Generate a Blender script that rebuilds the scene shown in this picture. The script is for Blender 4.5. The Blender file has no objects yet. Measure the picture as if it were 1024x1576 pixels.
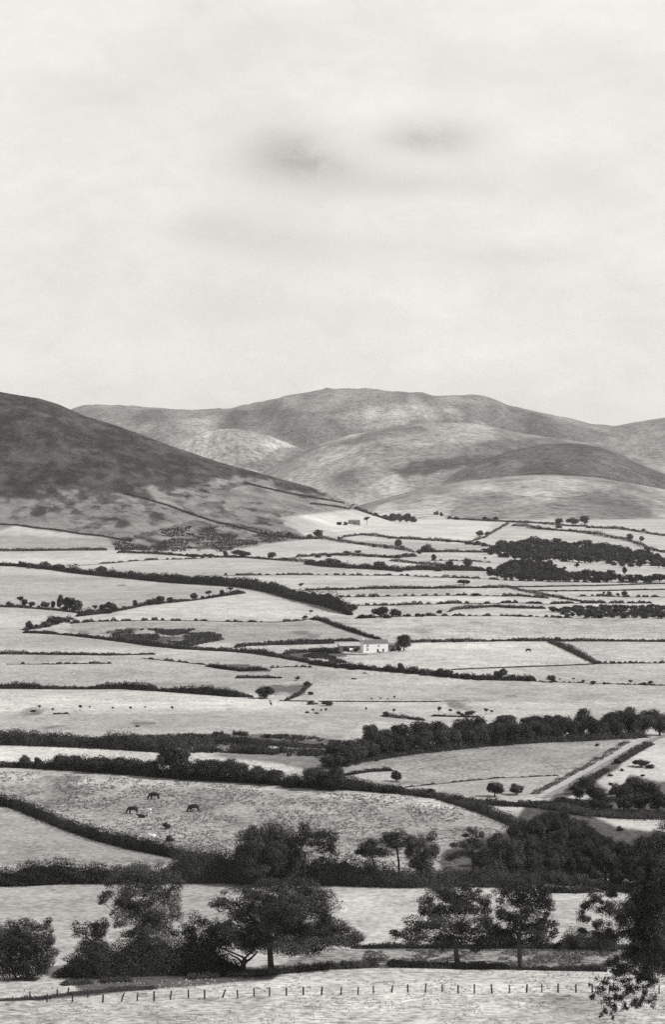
import bpy, math
import numpy as np
rng = np.random.default_rng(11)
SC = bpy.context.scene
COL = SC.collection
F, CX, EY = 3000.0, 512.0, 760.0          # focal length, centre column and eye-level row in photo pixels

# ------------------------------------------------------------------ helpers
def vnoise(x, y, seed=0):
    x = np.asarray(x, float); y = np.asarray(y, float)
    xi = np.floor(x).astype(np.int64); yi = np.floor(y).astype(np.int64)
    fx = x - xi; fy = y - yi
    fx = fx*fx*(3-2*fx); fy = fy*fy*(3-2*fy)
    def h(a, b):
        n = (a*374761393 + b*668265263 + seed*974711) & 0x7fffffff
        n = ((n ^ (n >> 13))*1274126177) & 0x7fffffff
        return ((n ^ (n >> 16)) & 0xffff)/65535.0
    return (h(xi, yi)*(1-fx)+h(xi+1, yi)*fx)*(1-fy)+(h(xi, yi+1)*(1-fx)+h(xi+1, yi+1)*fx)*fy

def fbm(x, y, seed=0, n=4):
    s = 0; a = .5; t = 0
    for k in range(n):
        s = s+a*vnoise(x*2**k, y*2**k, seed+k*17); t += a; a *= .55
    return s/t

def inpoly(px, py, poly):
    r = np.zeros(px.shape, bool); n = len(poly)
    for i in range(n):
        x1, y1 = poly[i]; x2, y2 = poly[(i+1) % n]
        if y1 == y2: continue
        r ^= ((y1 > py) != (y2 > py)) & (px < (x2-x1)*(py-y1)/(y2-y1)+x1)
    return r

def sstep(t):
    t = np.clip(t, 0, 1); return t*t*(3-2*t)

# ------------------------------------------------------------------ the lie of the land
ZT = np.array([(-500,40),(-100,9),(0,-1.8),(40,-14),(80,-28),(130,-44),(190,-58),(250,-70.3),(300,-76.4),(330,-79.8),
   (400,-83.3),(440,-85),(500,-85.8),(560,-85.3),(600,-85.2),(680,-86),(760,-88.2),(900,-88),(1000,-82.5),(1150,-78.6),
   (1300,-75.8),(1500,-72.5),(1800,-72),(2100,-70),(2500,-62),(3000,-52),(3600,-44),(4200,-40),(5200,-40),(12000,-40)], float)
_yy = np.arange(-500, 12000, 4.0); _zz = np.interp(_yy, ZT[:, 0], ZT[:, 1])
_k = np.hanning(17); _k /= _k.sum()
_zz = np.convolve(np.pad(_zz, 8, 'edge'), _k, 'valid')
MC = np.array([(-700,520),(-300,560),(0,603),(28,608),(60,613),(90,622),(130,640),(180,655),(260,685),(340,712),(400,728),(480,750),(540,775),(600,800),(700,840)], float)

def zground(X, Y):
    X = np.asarray(X, float); Y = np.asarray(Y, float)
    u = X/np.maximum(Y, 120); x = CX+u*F
    z = np.interp(Y, _yy, _zz)
    ly = np.log(np.maximum(Y, 100))
    am = 0.0007*Y*np.clip((Y-150)/150, 0, 1)*np.clip((3600-Y)/1200, 0, 1)
    z = z+am*(np.sin(23*ly+u*17+1.3)+.7*np.sin(37*ly-u*31+.4)+.5*np.sin(9*ly+u*47))*.6
    yb_Y = np.interp(x, [0, 200, 450, 560], [2250, 2250, 2600, 3000])
    yb = EY-np.interp(yb_Y, _yy, _zz)/yb_Y*F
    yc = np.interp(x, MC[:, 0], MC[:, 1])
    Yc = 3400.0
    t = np.clip((Y-yb_Y)/(Yc-yb_Y), 0, 1)
    g = .55*t+.45*sstep(t)
    yh = yb+(yc-yb)*g+np.where(Y > Yc, (Y-Yc)*.22, 0)
    zh = -(yh-EY)/F*Y
    zh = zh + np.where(t > 0, 5*np.sin(math.pi*t)*(fbm(X/260, Y/260, 5)-.5), 0)
    zh = np.where(Y < yb_Y, -400, zh); zh = np.maximum(zh, -400)
    k = 3.0
    return np.where(zh > z-60, (z+zh+np.sqrt((z-zh)**2+k*k))/2-.02, z)

_YS = np.geomspace(262, 4200, 3200)
def at(x, y):
    """the ground point seen at photo pixel (x, y)"""
    u = (x-CX)/F
    ys = EY-zground(u*_YS, _YS)/_YS*F
    i = int(np.argmax(ys <= y))
    if i == 0:
        Y = _YS[0] if ys[0] <= y else 3300.0
    else:
        a, b = ys[i-1], ys[i]; Y = _YS[i-1]+(_YS[i]-_YS[i-1])*(a-y)/max(a-b, 1e-6)
    X = u*Y
    return X, Y, float(zground(X, Y))

# ------------------------------------------------------------------ materials
def nt(m):
    m.use_nodes = True; t = m.node_tree; t.nodes.clear(); return t, t.nodes, t.links
def mat_plain(name, v, rough=.8, noise=.25, scale=3.0):
    m = bpy.data.materials.new(name); t, n, l = nt(m)
    o = n.new('ShaderNodeOutputMaterial'); b = n.new('ShaderNodeBsdfPrincipled')
    b.inputs['Roughness'].default_value = rough; b.inputs['Specular IOR Level'].default_value = .2
    tc = n.new('ShaderNodeTexCoord'); nz = n.new('ShaderNodeTexNoise'); nz.inputs['Scale'].default_value = scale; nz.inputs['Detail'].default_value = 5
    r = n.new('ShaderNodeMapRange'); r.inputs[1].default_value = .3; r.inputs[2].default_value = .7
    r.inputs[3].default_value = v*(1-noise); r.inputs[4].default_value = v*(1+noise)
    c = n.new('ShaderNodeCombineColor')
    l.new(tc.outputs['Object'], nz.inputs['Vector']); l.new(nz.outputs[0], r.inputs[0])
    for i in range(3): l.new(r.outputs[0], c.inputs[i])
    l.new(c.outputs[0], b.inputs['Base Color']); l.new(b.outputs[0], o.inputs[0])
    return m

def mat_leaf(name, lo, hi):
    m = bpy.data.materials.new(name); t, n, l = nt(m)
    o = n.new('ShaderNodeOutputMaterial'); b = n.new('ShaderNodeBsdfPrincipled')
    b.inputs['Roughness'].default_value = .75; b.inputs['Specular IOR Level'].default_value = .08
    a = n.new('ShaderNodeAttribute'); a.attribute_name = 'tone'
    oi = n.new('ShaderNodeObjectInfo')
    ad = n.new('ShaderNodeMath'); ad.operation = 'MULTIPLY_ADD'; ad.inputs[1].default_value = .7
    r = n.new('ShaderNodeMapRange'); r.inputs[1].default_value = 0; r.inputs[2].default_value = 1.7
    r.inputs[3].default_value = lo; r.inputs[4].default_value = hi
    c = n.new('ShaderNodeCombineColor')
    l.new(oi.outputs['Random'], ad.inputs[0]); l.new(a.outputs['Fac'], ad.inputs[2]); l.new(ad.outputs[0], r.inputs[0])
    for i in range(3): l.new(r.outputs[0], c.inputs[i])
    l.new(c.outputs[0], b.inputs['Base Color']); l.new(b.outputs[0], o.inputs[0])
    return m

def mat_ground(name, s1, s2, s3, bump):
    """albedo from the 'alb' attribute, broken up by tufts (s1), patches (s2) and broad drifts (s3), sizes in metres"""
    m = bpy.data.materials.new(name); t, n, l = nt(m)
    o = n.new('ShaderNodeOutputMaterial'); b = n.new('ShaderNodeBsdfPrincipled')
    b.inputs['Roughness'].default_value = .95; b.inputs['Specular IOR Level'].default_value = .05
    g = n.new('ShaderNodeNewGeometry')
    A = n.new('ShaderNodeAttribute'); A.attribute_name = 'alb'
    R = n.new('ShaderNodeAttribute'); R.attribute_name = 'rgh'
    prev = None
    def mth(op, a, b_=None, c_=None):
        x = n.new('ShaderNodeMath'); x.operation = op
        for i, v in enumerate((a, b_, c_)):
            if v is None: continue
            if isinstance(v, (int, float)): x.inputs[i].default_value = v
            else: l.new(v, x.inputs[i])
        return x.outputs[0]
    outs = []
    for s, d in ((s1, 4), (s2, 6), (s3, 4)):
        z = n.new('ShaderNodeTexNoise'); z.inputs['Scale'].default_value = 1/s; z.inputs['Detail'].default_value = d; z.inputs['Roughness'].default_value = .62
        l.new(g.outputs['Position'], z.inputs['Vector']); outs.append(mth('SUBTRACT', z.outputs[0], .5))
    f = mth('ADD', mth('MULTIPLY', outs[0], 3.2), mth('MULTIPLY', outs[1], 1.7))
    f = mth('MULTIPLY', f, R.outputs['Fac'])
    f = mth('ADD', f, mth('MULTIPLY', outs[2], .55))
    f = mth('ADD', f, 1.0)
    f = mth('MAXIMUM', f, .25)
    f = mth('MULTIPLY', f, A.outputs['Fac'])
    f = mth('MINIMUM', f, .8)
    c = n.new('ShaderNodeCombineColor')
    l.new(f, c.inputs[0]); l.new(mth('MULTIPLY', f, .99), c.inputs[1]); l.new(mth('MULTIPLY', f, .965), c.inputs[2])
    bp = n.new('ShaderNodeBump'); bp.inputs['Strength'].default_value = .6; bp.inputs['Distance'].default_value = bump
    l.new(mth('MULTIPLY', outs[1], R.outputs['Fac']), bp.inputs['Height']); l.new(bp.outputs[0], b.inputs['Normal'])
    l.new(c.outputs[0], b.inputs['Base Color']); l.new(b.outputs[0], o.inputs[0])
    return m

M_LEAF = mat_leaf('dark_foliage', .010, .085)
M_PALE = mat_leaf('pale_foliage', .018, .14)
M_GRASS = mat_leaf('grass_blades', .22, .56)
M_BARK = mat_plain('bark', .05, .9, .4, 2.0)
M_POST = mat_plain('weathered_post', .028, .9, .3, 4.0)
M_WIRE = mat_plain('wire', .12, .5, .1, 4.0)
M_GROUND = mat_ground('meadow', 1.5, 9, 120, .5)
M_HILL = mat_ground('hill_grass', 18, 90, 500, 14)

# ------------------------------------------------------------------ mesh building
class Geo:
    def __init__(s): s.v = []; s.f = []; s.m = []; s.t = []; s.n = 0
    def add(s, v, f, mi=0, tone=None):
        v = np.asarray(v, float).reshape(-1, 3); f = np.asarray(f, np.int64).reshape(-1, 4)
        s.v.append(v); s.f.append(f+s.n); s.n += len(v)
        s.m.append(np.full(len(f), mi)); s.t.append(np.full(len(f), .5) if tone is None else tone)
    def mesh(s, name, mats, smooth=False):
        me = bpy.data.meshes.new(name)
        v = np.concatenate(s.v); f = np.concatenate(s.f)
        me.vertices.add(len(v)); me.vertices.foreach_set('co', v.astype(np.float32).ravel())
        me.loops.add(len(f)*4); me.loops.foreach_set('vertex_index', f.astype(np.int32).ravel())
        me.polygons.add(len(f)); me.polygons.foreach_set('loop_start', np.arange(0, len(f)*4, 4, dtype=np.int32))
        me.polygons.foreach_set('material_index', np.concatenate(s.m).astype(np.int32))
        me.polygons.foreach_set('use_smooth', np.full(len(f), smooth))
        a = me.attributes.new('tone', 'FLOAT', 'FACE'); a.data.foreach_set('value', np.concatenate(s.t).astype(np.float32))
        for m in mats: me.materials.append(m)
        me.update(calc_edges=True)
        return me

def link(name, me, loc=(0, 0, 0), parent=None, rz=0.0, scale=None):
    o = bpy.data.objects.new(name, me); COL.objects.link(o)
    o.location = loc; o.rotation_euler = (0, 0, rz)
    if scale: o.scale = scale
    if parent: o.parent = parent
    return o
def tag(o, label, cat, group=None, kind=None):
    o['label'] = label; o['category'] = cat
    if group: o['group'] = group
    if kind: o['kind'] = kind
    return o
def structure(o): o['kind'] = 'structure'; return o

def leaves(geo, P, N, s, mi=0, spread=.9):
    n = len(P)
    if n == 0: return
    N = N+rng.normal(0, spread, (n, 3)); N /= np.linalg.norm(N, axis=1)[:, None]+1e-9
    A = np.cross(N, rng.normal(0, 1, (n, 3))); A /= np.linalg.norm(A, axis=1)[:, None]+1e-9
    B = np.cross(N, A)
    sz = (s*rng.uniform(.55, 1.25, n))[:, None] if np.isscalar(s) else (s*rng.uniform(.55, 1.25, n))[:, None]
    w = rng.uniform(.45, .8, n)[:, None]
    c = N*sz*.25
    V = np.stack([P-A*sz, P-B*sz*w+c, P+A*sz, P+B*sz*w+c], 1).reshape(-1, 3)
    k = rng.normal(0, 1, (4, 3))/(np.mean(s)*rng.uniform(4, 9, (4, 1))); ph = rng.uniform(0, 6.28, 4)
    cl = np.sin(P@k.T+ph).sum(1)/4
    geo.add(V, np.arange(4*n).reshape(-1, 4), mi, np.clip(rng.uniform(0, 1, n)*.5+.25+.75*cl, 0, 1.15))

def shell(c, r, n, lo=.72, hi=1.05):
    """leaf positions on a ragged clump: lumps, loose sprays and a few stray twigs, never a clean ball"""
    d = rng.normal(0, 1, (n, 3)); d /= np.linalg.norm(d, axis=1)[:, None]+1e-9
    f = rng.uniform(lo, hi, n)
    ph = rng.uniform(0, 6.28, 6); k = rng.uniform(2.2, 5.5, (3, 3))
    lump = np.sin(d@k[0]+ph[0])*.5+np.sin(d@k[1]*1.7+ph[1])*.35+np.sin(d@k[2]*3.1+ph[2])*.28
    f = f*(1+.24*lump)
    stray = rng.uniform(0, 1, n) < .12
    f = np.where(stray, f*rng.uniform(1.0, 1.38, n), f)
    r = np.asarray(r)
    return np.asarray(c)+d*r*f[:, None], d

def tube(geo, pts, rad, mi=0, k=6):
    pts = np.asarray(pts, float); n = len(pts)
    V = []
    for i in range(n):
        t = pts[min(i+1, n-1)]-pts[max(i-1, 0)]; t /= np.linalg.norm(t)+1e-9
        a = np.cross(t, (0.3, 1, 0.1) if abs(t[2]) > .5 else (0, 0, 1)); a /= np.linalg.norm(a)+1e-9; b = np.cross(t, a)
        for j in range(k):
            q = 2*math.pi*j/k; V.append(pts[i]+rad[i]*(math.cos(q)*a+math.sin(q)*b))
    Fc = [(i*k+j, i*k+(j+1) % k, (i+1)*k+(j+1) % k, (i+1)*k+j) for i in range(n-1) for j in range(k)]
    geo.add(V, Fc, mi)

def box(geo, c, s, mi=0):
    x, y, z = c; a, b, d = s[0]/2, s[1]/2, s[2]/2
    V = [(x-a,y-b,z-d),(x+a,y-b,z-d),(x+a,y+b,z-d),(x-a,y+b,z-d),(x-a,y-b,z+d),(x+a,y-b,z+d),(x+a,y+b,z+d),(x-a,y+b,z+d)]
    geo.add(V, [(0,3,2,1),(4,5,6,7),(0,1,5,4),(1,2,6,5),(2,3,7,6),(3,0,4,7)], mi)

# ------------------------------------------------------------------ ground sheet
def build_ground():
    rows = list(np.linspace(-120, 255, 40))
    Y = 255.0
    while Y < 5200:
        rows.append(Y); y = EY-np.interp(Y, _yy, _zz)/Y*F
        d = 1.5*Y/max(y-EY, 55)
        Y += min(d, 6.5) if 2200 < Y < 3480 else d
    rows = np.array(rows+[5200., 6500., 9000., 12000.])
    us = np.concatenate([np.linspace(-.34, -.19, 60)[:-1], np.linspace(-.19, .19, 620), np.linspace(.19, .34, 60)[1:]])
    U, Yg = np.meshgrid(us, rows)
    X = U*(Yg+170*np.clip(1-Yg/255, 0, 1)+0)
    Z = zground(X, Yg)
    nr, nc = X.shape
    px = CX+X/np.maximum(Yg, 100)*F; py = EY-Z/np.maximum(Yg, 100)*F
    near = Yg < 255
    py = np.where(near, 1640, py)
    alb = np.full(X.shape, .43); rg = np.full(X.shape, .62)
    jx = (fbm(px/26, py/9, 3, 5)-.5); jy = (fbm(px/26, py/9, 9)-.5)
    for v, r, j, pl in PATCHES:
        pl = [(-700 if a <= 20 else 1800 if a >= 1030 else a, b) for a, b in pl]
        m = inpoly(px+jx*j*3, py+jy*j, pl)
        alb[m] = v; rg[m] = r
    for v, pl in FIELDS:
        pl = [(-700 if a <= 30 else 1800 if a >= 1030 else a, b) for a, b in pl]
        alb[inpoly(px, py, pl)] *= 1+1.6*(v-1)
    ker = lambda q: (q[:, 2:]+2*q[:, 1:-1]+q[:, :-2])/4
    for _ in range(2):
        alb[:, 1:-1] = ker(alb); rg[:, 1:-1] = ker(rg); alb[1:-1] = ker(alb.T).T
    # field-scale wear: drier and greener drifts, and long streaks along the slope
    dr = fbm(X/38, Yg/30, 91, 5)-.5; st = fbm(X/90, Yg/9, 93, 4)-.5
    alb *= 1+np.where(Yg < 3300, .5*dr+.2*st, 0)
    nz_ = fbm(X/17, Yg/34, 21, 5)
    for v, j, pl, th in SCRUB:            # heather, bracken and rushes thinning out at their edges
        m = inpoly(px+jx*j*3, py+jy*j, pl)
        a = np.where(m, np.clip((nz_-th)*7, 0, 1)*.9, 0)
        alb = alb*(1-a)+v*a
    hz = (Yg > 2200) & (alb < .2)
    mo = np.clip((.45*fbm(X/30, Yg/95, 41, 5)+.55*fbm(X/15, Yg/30, 42, 5)-.5)*np.where(alb < .1, 6.5, 2.6), -.6, 1.3); alb = np.where(hz, alb*(1+.75*mo)+np.where(alb < .06, .12*np.clip(fbm(X/13, Yg/40, 43, 4)-.56, 0, 1), 0), alb)
    g = Geo(); idx = np.arange(nr*nc).reshape(nr, nc)
    f = np.stack([idx[:-1, :-1], idx[:-1, 1:], idx[1:, 1:], idx[1:, :-1]], -1).reshape(-1, 4)
    g.add(np.stack([X, Yg, Z], -1).reshape(-1, 3), f)
    me = g.mesh('ground', [M_GROUND], True)
    for nme, arr in (('alb', alb), ('rgh', rg)):
        a = me.attributes.new(nme, 'FLOAT', 'POINT'); a.data.foreach_set('value', arr.astype(np.float32).ravel())
    structure(link('ground', me))

PATCHES = [
 # albedo, roughness of texture, edge jitter, outline
 (.19, .6, 8, [(-400,900),(-400,500),(30,560),(470,720),(545,772),(700,800),(560,792),(452,797),(430,806),(480,826),(430,836),(345,846),(180,848),(160,827),(30,810)]),
 (.44, .35, 3, [(430,797),(470,792),(540,784),(700,797),(780,803),(740,830),(600,825),(520,822),(470,812)]),
 (.30, .5, 6, [(20,811),(160,827),(178,846),(20,846)]),
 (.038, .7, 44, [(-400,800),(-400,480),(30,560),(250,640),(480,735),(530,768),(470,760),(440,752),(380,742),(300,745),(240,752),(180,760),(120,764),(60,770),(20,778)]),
 (.38, .8, 3, [(440,953),(540,948),(600,951),(1030,952),(1030,985),(620,984),(560,978),(470,956)]),
 (.34, .5, 3, [(20,985),(90,976),(200,990),(300,1000),(20,1000)]),
 (.30, .7, 4, [(110,957),(300,955),(480,956),(590,983),(480,988),(380,990),(340,990),(240,985),(100,975)]),
 (.34, .6, 3, [(20,1008),(240,1008),(420,1006),(520,1026),(560,1034),(480,1050),(480,1075),(380,1066),(240,1060),(20,1058)]),
 (.36, .6, 3, [(20,1100),(1030,1078),(1030,1100),(560,1112),(520,1140),(300,1124),(20,1124)]),
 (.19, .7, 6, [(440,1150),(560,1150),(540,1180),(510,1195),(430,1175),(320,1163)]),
 (.29, .8, 2, [(520,1183),(600,1160),(780,1144),(985,1131),(820,1226),(760,1246),(690,1220),(600,1212),(515,1196)]),
 (.37, .6, 2, [(530,1192),(560,1187),(600,1185),(612,1200),(560,1208),(535,1208)]),
 (.36, .5, 2, [(560,1213),(720,1201),(860,1193),(820,1226),(760,1246),(700,1226)]),
 (.30, .95, 3, [(20,1182),(300,1196),(520,1214),(640,1221),(720,1240),(805,1275),(800,1358),(300,1358),(260,1325),(20,1330)]),
 (.42, .8, 3, [(20,1180),(300,1196),(520,1214),(640,1221),(720,1240),(770,1262),(700,1246),(520,1228),(300,1212),(20,1200)]),
 (.27, .7, 2, [(20,1243),(70,1256),(150,1290),(280,1318),(280,1330),(20,1335)]),
 (.085, .8, 4, [(680,1310),(790,1275),(810,1235),(880,1225),(1100,1240),(1100,1400),(900,1350),(680,1350)]),
 (.46, .4, 2, [(905,1252),(960,1258),(1100,1262),(1100,1284),(1000,1279),(950,1272)]),
 (.10, .8, 6, [(845,1226),(900,1195),(960,1162),(1100,1080),(1100,1260),(905,1252)]),
 (.48, .4, 10, [(925,1200),(962,1172),(1000,1150),(1100,1110),(1100,1200),(1004,1200),(965,1192),(952,1225),(930,1215)]),
 (.46, .4, 6, [(868,1230),(885,1222),(898,1212),(912,1220),(902,1233)]),
 (.34, .6, 2, [(20,1357),(530,1359),(640,1364),(860,1366),(1030,1370),(1030,1460),(20,1475)]),
 (.42, .6, 2, [(500,1359),(640,1364),(860,1366),(1030,1372),(1030,1458),(500,1458)]),
 (.27, .95, 3, [(500,1459),(600,1458),(1030,1461),(1030,1490),(700,1488),(500,1490),(400,1494)]),
 (.50, .7, 2, [(-300,1500),(60,1500),(120,1514),(380,1503),(500,1491),(700,1488),(1400,1493),(1400,1700),(-300,1700)]),
 (.46, .9, 8, [(-300,1540),(60,1540),(300,1537),(600,1529),(900,1530),(1400,1530),(1400,1700),(-300,1700)]),
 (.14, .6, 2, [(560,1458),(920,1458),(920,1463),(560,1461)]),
 (.10, .8, 3, [(95,1497),(330,1488),(440,1492),(420,1508),(240,1521),(60,1540),(40,1537),(120,1524)]),  # dark weedy ground, with the left trees' cast shade painted in
]
FIELDS = [   # single fields a little paler or greyer than the rest
 (1.12, [(30,848),(330,858),(280,861),(106,870),(28,871)]), (.93, [(130,884),(280,861),(340,858),(470,866),(530,872),(530,884),(400,886),(280,893)]),
 (.88, [(28,876),(130,886),(300,900),(380,910),(230,931),(130,944),(28,934)]), (1.08, [(142,955),(280,926),(378,913),(440,922),(480,952),(300,955)]),
 (.86, [(480,908),(700,906),(700,916),(520,918)]), (1.1, [(520,919),(780,918),(780,928),(550,931)]), (.9, [(600,931),(840,930),(840,936),(620,947)]),
 (1.1, [(450,790),(760,803),(740,832),(520,822)]), (.9, [(530,830),(740,840),(760,850),(640,849)]), (1.06, [(630,990),(850,988),(915,1021),(700,1030),(600,1010)]),
 (.92, [(870,988),(1030,988),(1030,1020),(918,1020)]), (.9, [(700,1031),(916,1022),(1030,1022),(1030,1053),(830,1046)]), (.9, [(480,1028),(700,1044),(1030,1056),(1030,1070),(600,1080),(480,1076)]),
 (1.1, [(0,1061),(210,1062),(390,1074),(480,1086),(480,1100),(0,1092)]), (1.12, [(0,1147),(150,1151),(260,1158),(420,1163),(480,1166),(440,1190),(300,1180),(0,1165)]),
]
SCRUB = [
 (.055, 8, [(165,834),(230,815),(300,800),(380,808),(470,824),(440,832),(372,838),(350,846),(178,848)], .42),
 (.06, 8, [(255,785),(330,772),(420,772),(445,781),(430,800),(440,808),(380,806),(300,794)], .46),
 (.09, 8, [(100,815),(260,770),(340,800),(230,830),(150,826)], .56),
 (.05, 10, [(20,776),(130,758),(260,750),(400,740),(330,764),(230,778),(120,790),(20,800)], .47), (.06, 10, [(60,790),(200,775),(300,772),(260,800),(150,815)], .54), (.05, 8, [(400,745),(500,760),(530,772),(470,768)], .48),
 (.055, 5, [(160,972),(200,966),(300,969),(340,975),(345,983),(310,991),(280,997),(236,992),(190,985)], .40),
 (.06, 4, [(433,1007),(465,999),(527,996),(537,1019),(500,1021),(455,1014)], .36),
 (.07, 4, [(318,1020),(370,1022),(420,1028),(412,1033),(372,1033),(345,1029)], .40),
 (.13, 4, [(655,1078),(745,1068),(800,1070),(790,1077),(700,1080)], .48),
 (.10, 5, [(30,1140),(270,1128),(450,1130),(540,1140),(500,1163),(346,1158),(248,1157)], .38),
 (.10, 4, [(400,1052),(470,1048),(470,1078),(400,1076)], .54),
 (.16, 4, [(60,1118),(240,1110),(240,1114),(60,1122)], .5),
 (.12, 4, [(20,1086),(520,1088),(520,1104),(20,1100)], .68),
 (.15, 4, [(560,1086),(1020,1060),(1020,1085),(560,1100)], .64),
 (.16, 6, [(40,1190),(500,1218),(790,1290),(500,1320),(300,1310),(150,1270),(40,1230)], .6),
 (.14, 5, [(500,1460),(920,1462),(920,1486),(500,1488)], .56),
 (.26, 7, [(0,1538),(1000,1528),(1000,1580),(0,1580)], .66),
 (.13, 4, [(20,900),(280,896),(300,925),(20,922)], .68),
 (.14, 4, [(120,957),(460,957),(560,975),(400,989),(120,975)], .64),
 (.24, 4, [(470,953),(1020,953),(1020,983),(620,983)], .6),
]

# ------------------------------------------------------------------ far hills
def build_hill(crest, Yc, Yb, alb, seed, patches=(), gully=.07, rg=.8):
    cr = np.array(crest, float)
    us = (np.linspace(cr[0, 0], cr[-1, 0], 420)-CX)/F
    ts = np.concatenate([np.linspace(0, 1, 120), 1+np.linspace(0, 1, 26)[1:]])
    U, T = np.meshgrid(us, ts)
    Yg = Yb+(Yc-Yb)*np.where(T <= 1, T, 1+(T-1)*.8)
    x = CX+U*F
    # smooth crest line
    xs = np.linspace(cr[0, 0], cr[-1, 0], 600); yc = np.interp(xs, cr[:, 0], cr[:, 1])
    k = np.hanning(23); k /= k.sum(); yc = np.convolve(np.pad(yc, 11, 'edge'), k, 'valid')
    yc = np.interp(x, xs, yc)
    X = U*Yg
    zb = -55.0
    zc = np.maximum(-(yc-EY)/F*Yc, zb-15)
    s = np.where(T <= 1, .45*sstep(T)+.55*np.sin(math.pi/2*np.clip(T, 0, 1)), 1-sstep(T-1))
    bend = fbm(X/700, Yg/2600, seed+3)
    n = fbm(X/330+1.8*bend, Yg/1100, seed, 6)-.5; n = n+.35*(.5-np.abs(2*fbm(X/260+2*bend, Yg/1600, seed+5, 4)-1))
    Z = zb+(zc-zb)*s+gully*2.7*np.maximum(zc-zb, 0)*n*np.clip(np.sin(math.pi*np.clip(T, 0, 2)/1.15), 0, 1)
    px = CX+X/Yg*F; py = EY-Z/Yg*F
    A = np.full(X.shape, alb); R = np.full(X.shape, rg)
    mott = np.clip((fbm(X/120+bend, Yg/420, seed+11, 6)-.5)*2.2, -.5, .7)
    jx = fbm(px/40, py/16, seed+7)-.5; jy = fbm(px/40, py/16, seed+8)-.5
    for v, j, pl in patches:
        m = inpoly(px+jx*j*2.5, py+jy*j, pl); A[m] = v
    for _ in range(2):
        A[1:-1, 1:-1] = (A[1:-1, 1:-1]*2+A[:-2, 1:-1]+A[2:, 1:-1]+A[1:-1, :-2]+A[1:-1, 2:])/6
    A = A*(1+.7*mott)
    g = Geo(); nr, nc = X.shape; idx = np.arange(nr*nc).reshape(nr, nc)
    f = np.stack([idx[:-1, :-1], idx[:-1, 1:], idx[1:, 1:], idx[1:, :-1]], -1).reshape(-1, 4)
    g.add(np.stack([X, Yg, Z], -1).reshape(-1, 3), f)
    me = g.mesh('hill', [M_HILL], True)
    for nme, arr in (('alb', A), ('rgh', R)):
        a = me.attributes.new(nme, 'FLOAT', 'POINT'); a.data.foreach_set('value', arr.astype(np.float32).ravel())
    structure(link('hill', me))

def build_hills():
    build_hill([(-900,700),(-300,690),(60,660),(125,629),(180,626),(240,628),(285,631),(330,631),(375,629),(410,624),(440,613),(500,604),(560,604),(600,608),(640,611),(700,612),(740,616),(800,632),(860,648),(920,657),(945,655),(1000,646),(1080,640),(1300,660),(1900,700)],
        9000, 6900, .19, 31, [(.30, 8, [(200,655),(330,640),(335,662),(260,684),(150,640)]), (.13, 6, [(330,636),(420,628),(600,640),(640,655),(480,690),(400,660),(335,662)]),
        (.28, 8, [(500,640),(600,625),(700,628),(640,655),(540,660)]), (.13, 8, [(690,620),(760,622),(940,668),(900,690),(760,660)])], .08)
    build_hill([(120,740),(200,705),(260,684),(300,669),(335,662),(365,661),(400,668),(440,681),(480,695),(560,725),(640,760)], 7200, 6300, .31, 47,
        [(.17, 6, [(390,712),(430,690),(500,684),(520,700),(420,730),(360,715)])], .05)
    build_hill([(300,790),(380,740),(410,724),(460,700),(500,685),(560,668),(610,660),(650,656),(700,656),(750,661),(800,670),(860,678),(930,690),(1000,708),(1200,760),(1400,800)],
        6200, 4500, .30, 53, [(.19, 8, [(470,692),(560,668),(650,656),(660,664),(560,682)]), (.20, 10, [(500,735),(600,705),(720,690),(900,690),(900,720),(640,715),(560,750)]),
        (.22, 8, [(560,700),(690,680),(740,690),(600,712)]), (.17, 30, [(690,694),(780,670),(880,676),(970,702),(1000,720),(880,700),(780,705)]), (.085, 16, [(596,724),(640,713),(720,702),(770,696),(765,714),(690,724),(625,736)])], .07)  # darkest outlines here extend the cloud-shadow band painted as albedo
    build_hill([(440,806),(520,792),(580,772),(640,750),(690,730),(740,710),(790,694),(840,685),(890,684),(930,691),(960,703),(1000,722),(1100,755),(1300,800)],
        5300, 4300, .078, 61, [(.13, 26, [(560,790),(640,745),(700,726),(760,712),(800,716),(740,770)]), (.10, 24, [(860,700),(930,697),(980,715),(960,735),(880,725)]), (.26, 6, [(400,810),(500,770),(590,738),(625,720),(640,724),(600,748),(560,790)]), (.17, 10, [(560,780),(620,745),(720,738),(760,745),(700,790)])], .05)  # low albedo paints a cloud-shadow band over this spur
    build_hill([(400,815),(520,788),(580,770),(650,752),(720,740),(790,733),(850,731),(920,737),(1000,750),(1100,768),(1400,780)],
        4500, 3350, .245, 71, [(.36, 8, [(560,795),(600,770),(660,760),(720,770),(680,800)]), (.31, 10, [(700,750),(850,735),(960,748),(860,770)]), (.19, 12, [(760,790),(860,765),(1000,770),(1000,800)])], .05)

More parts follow.
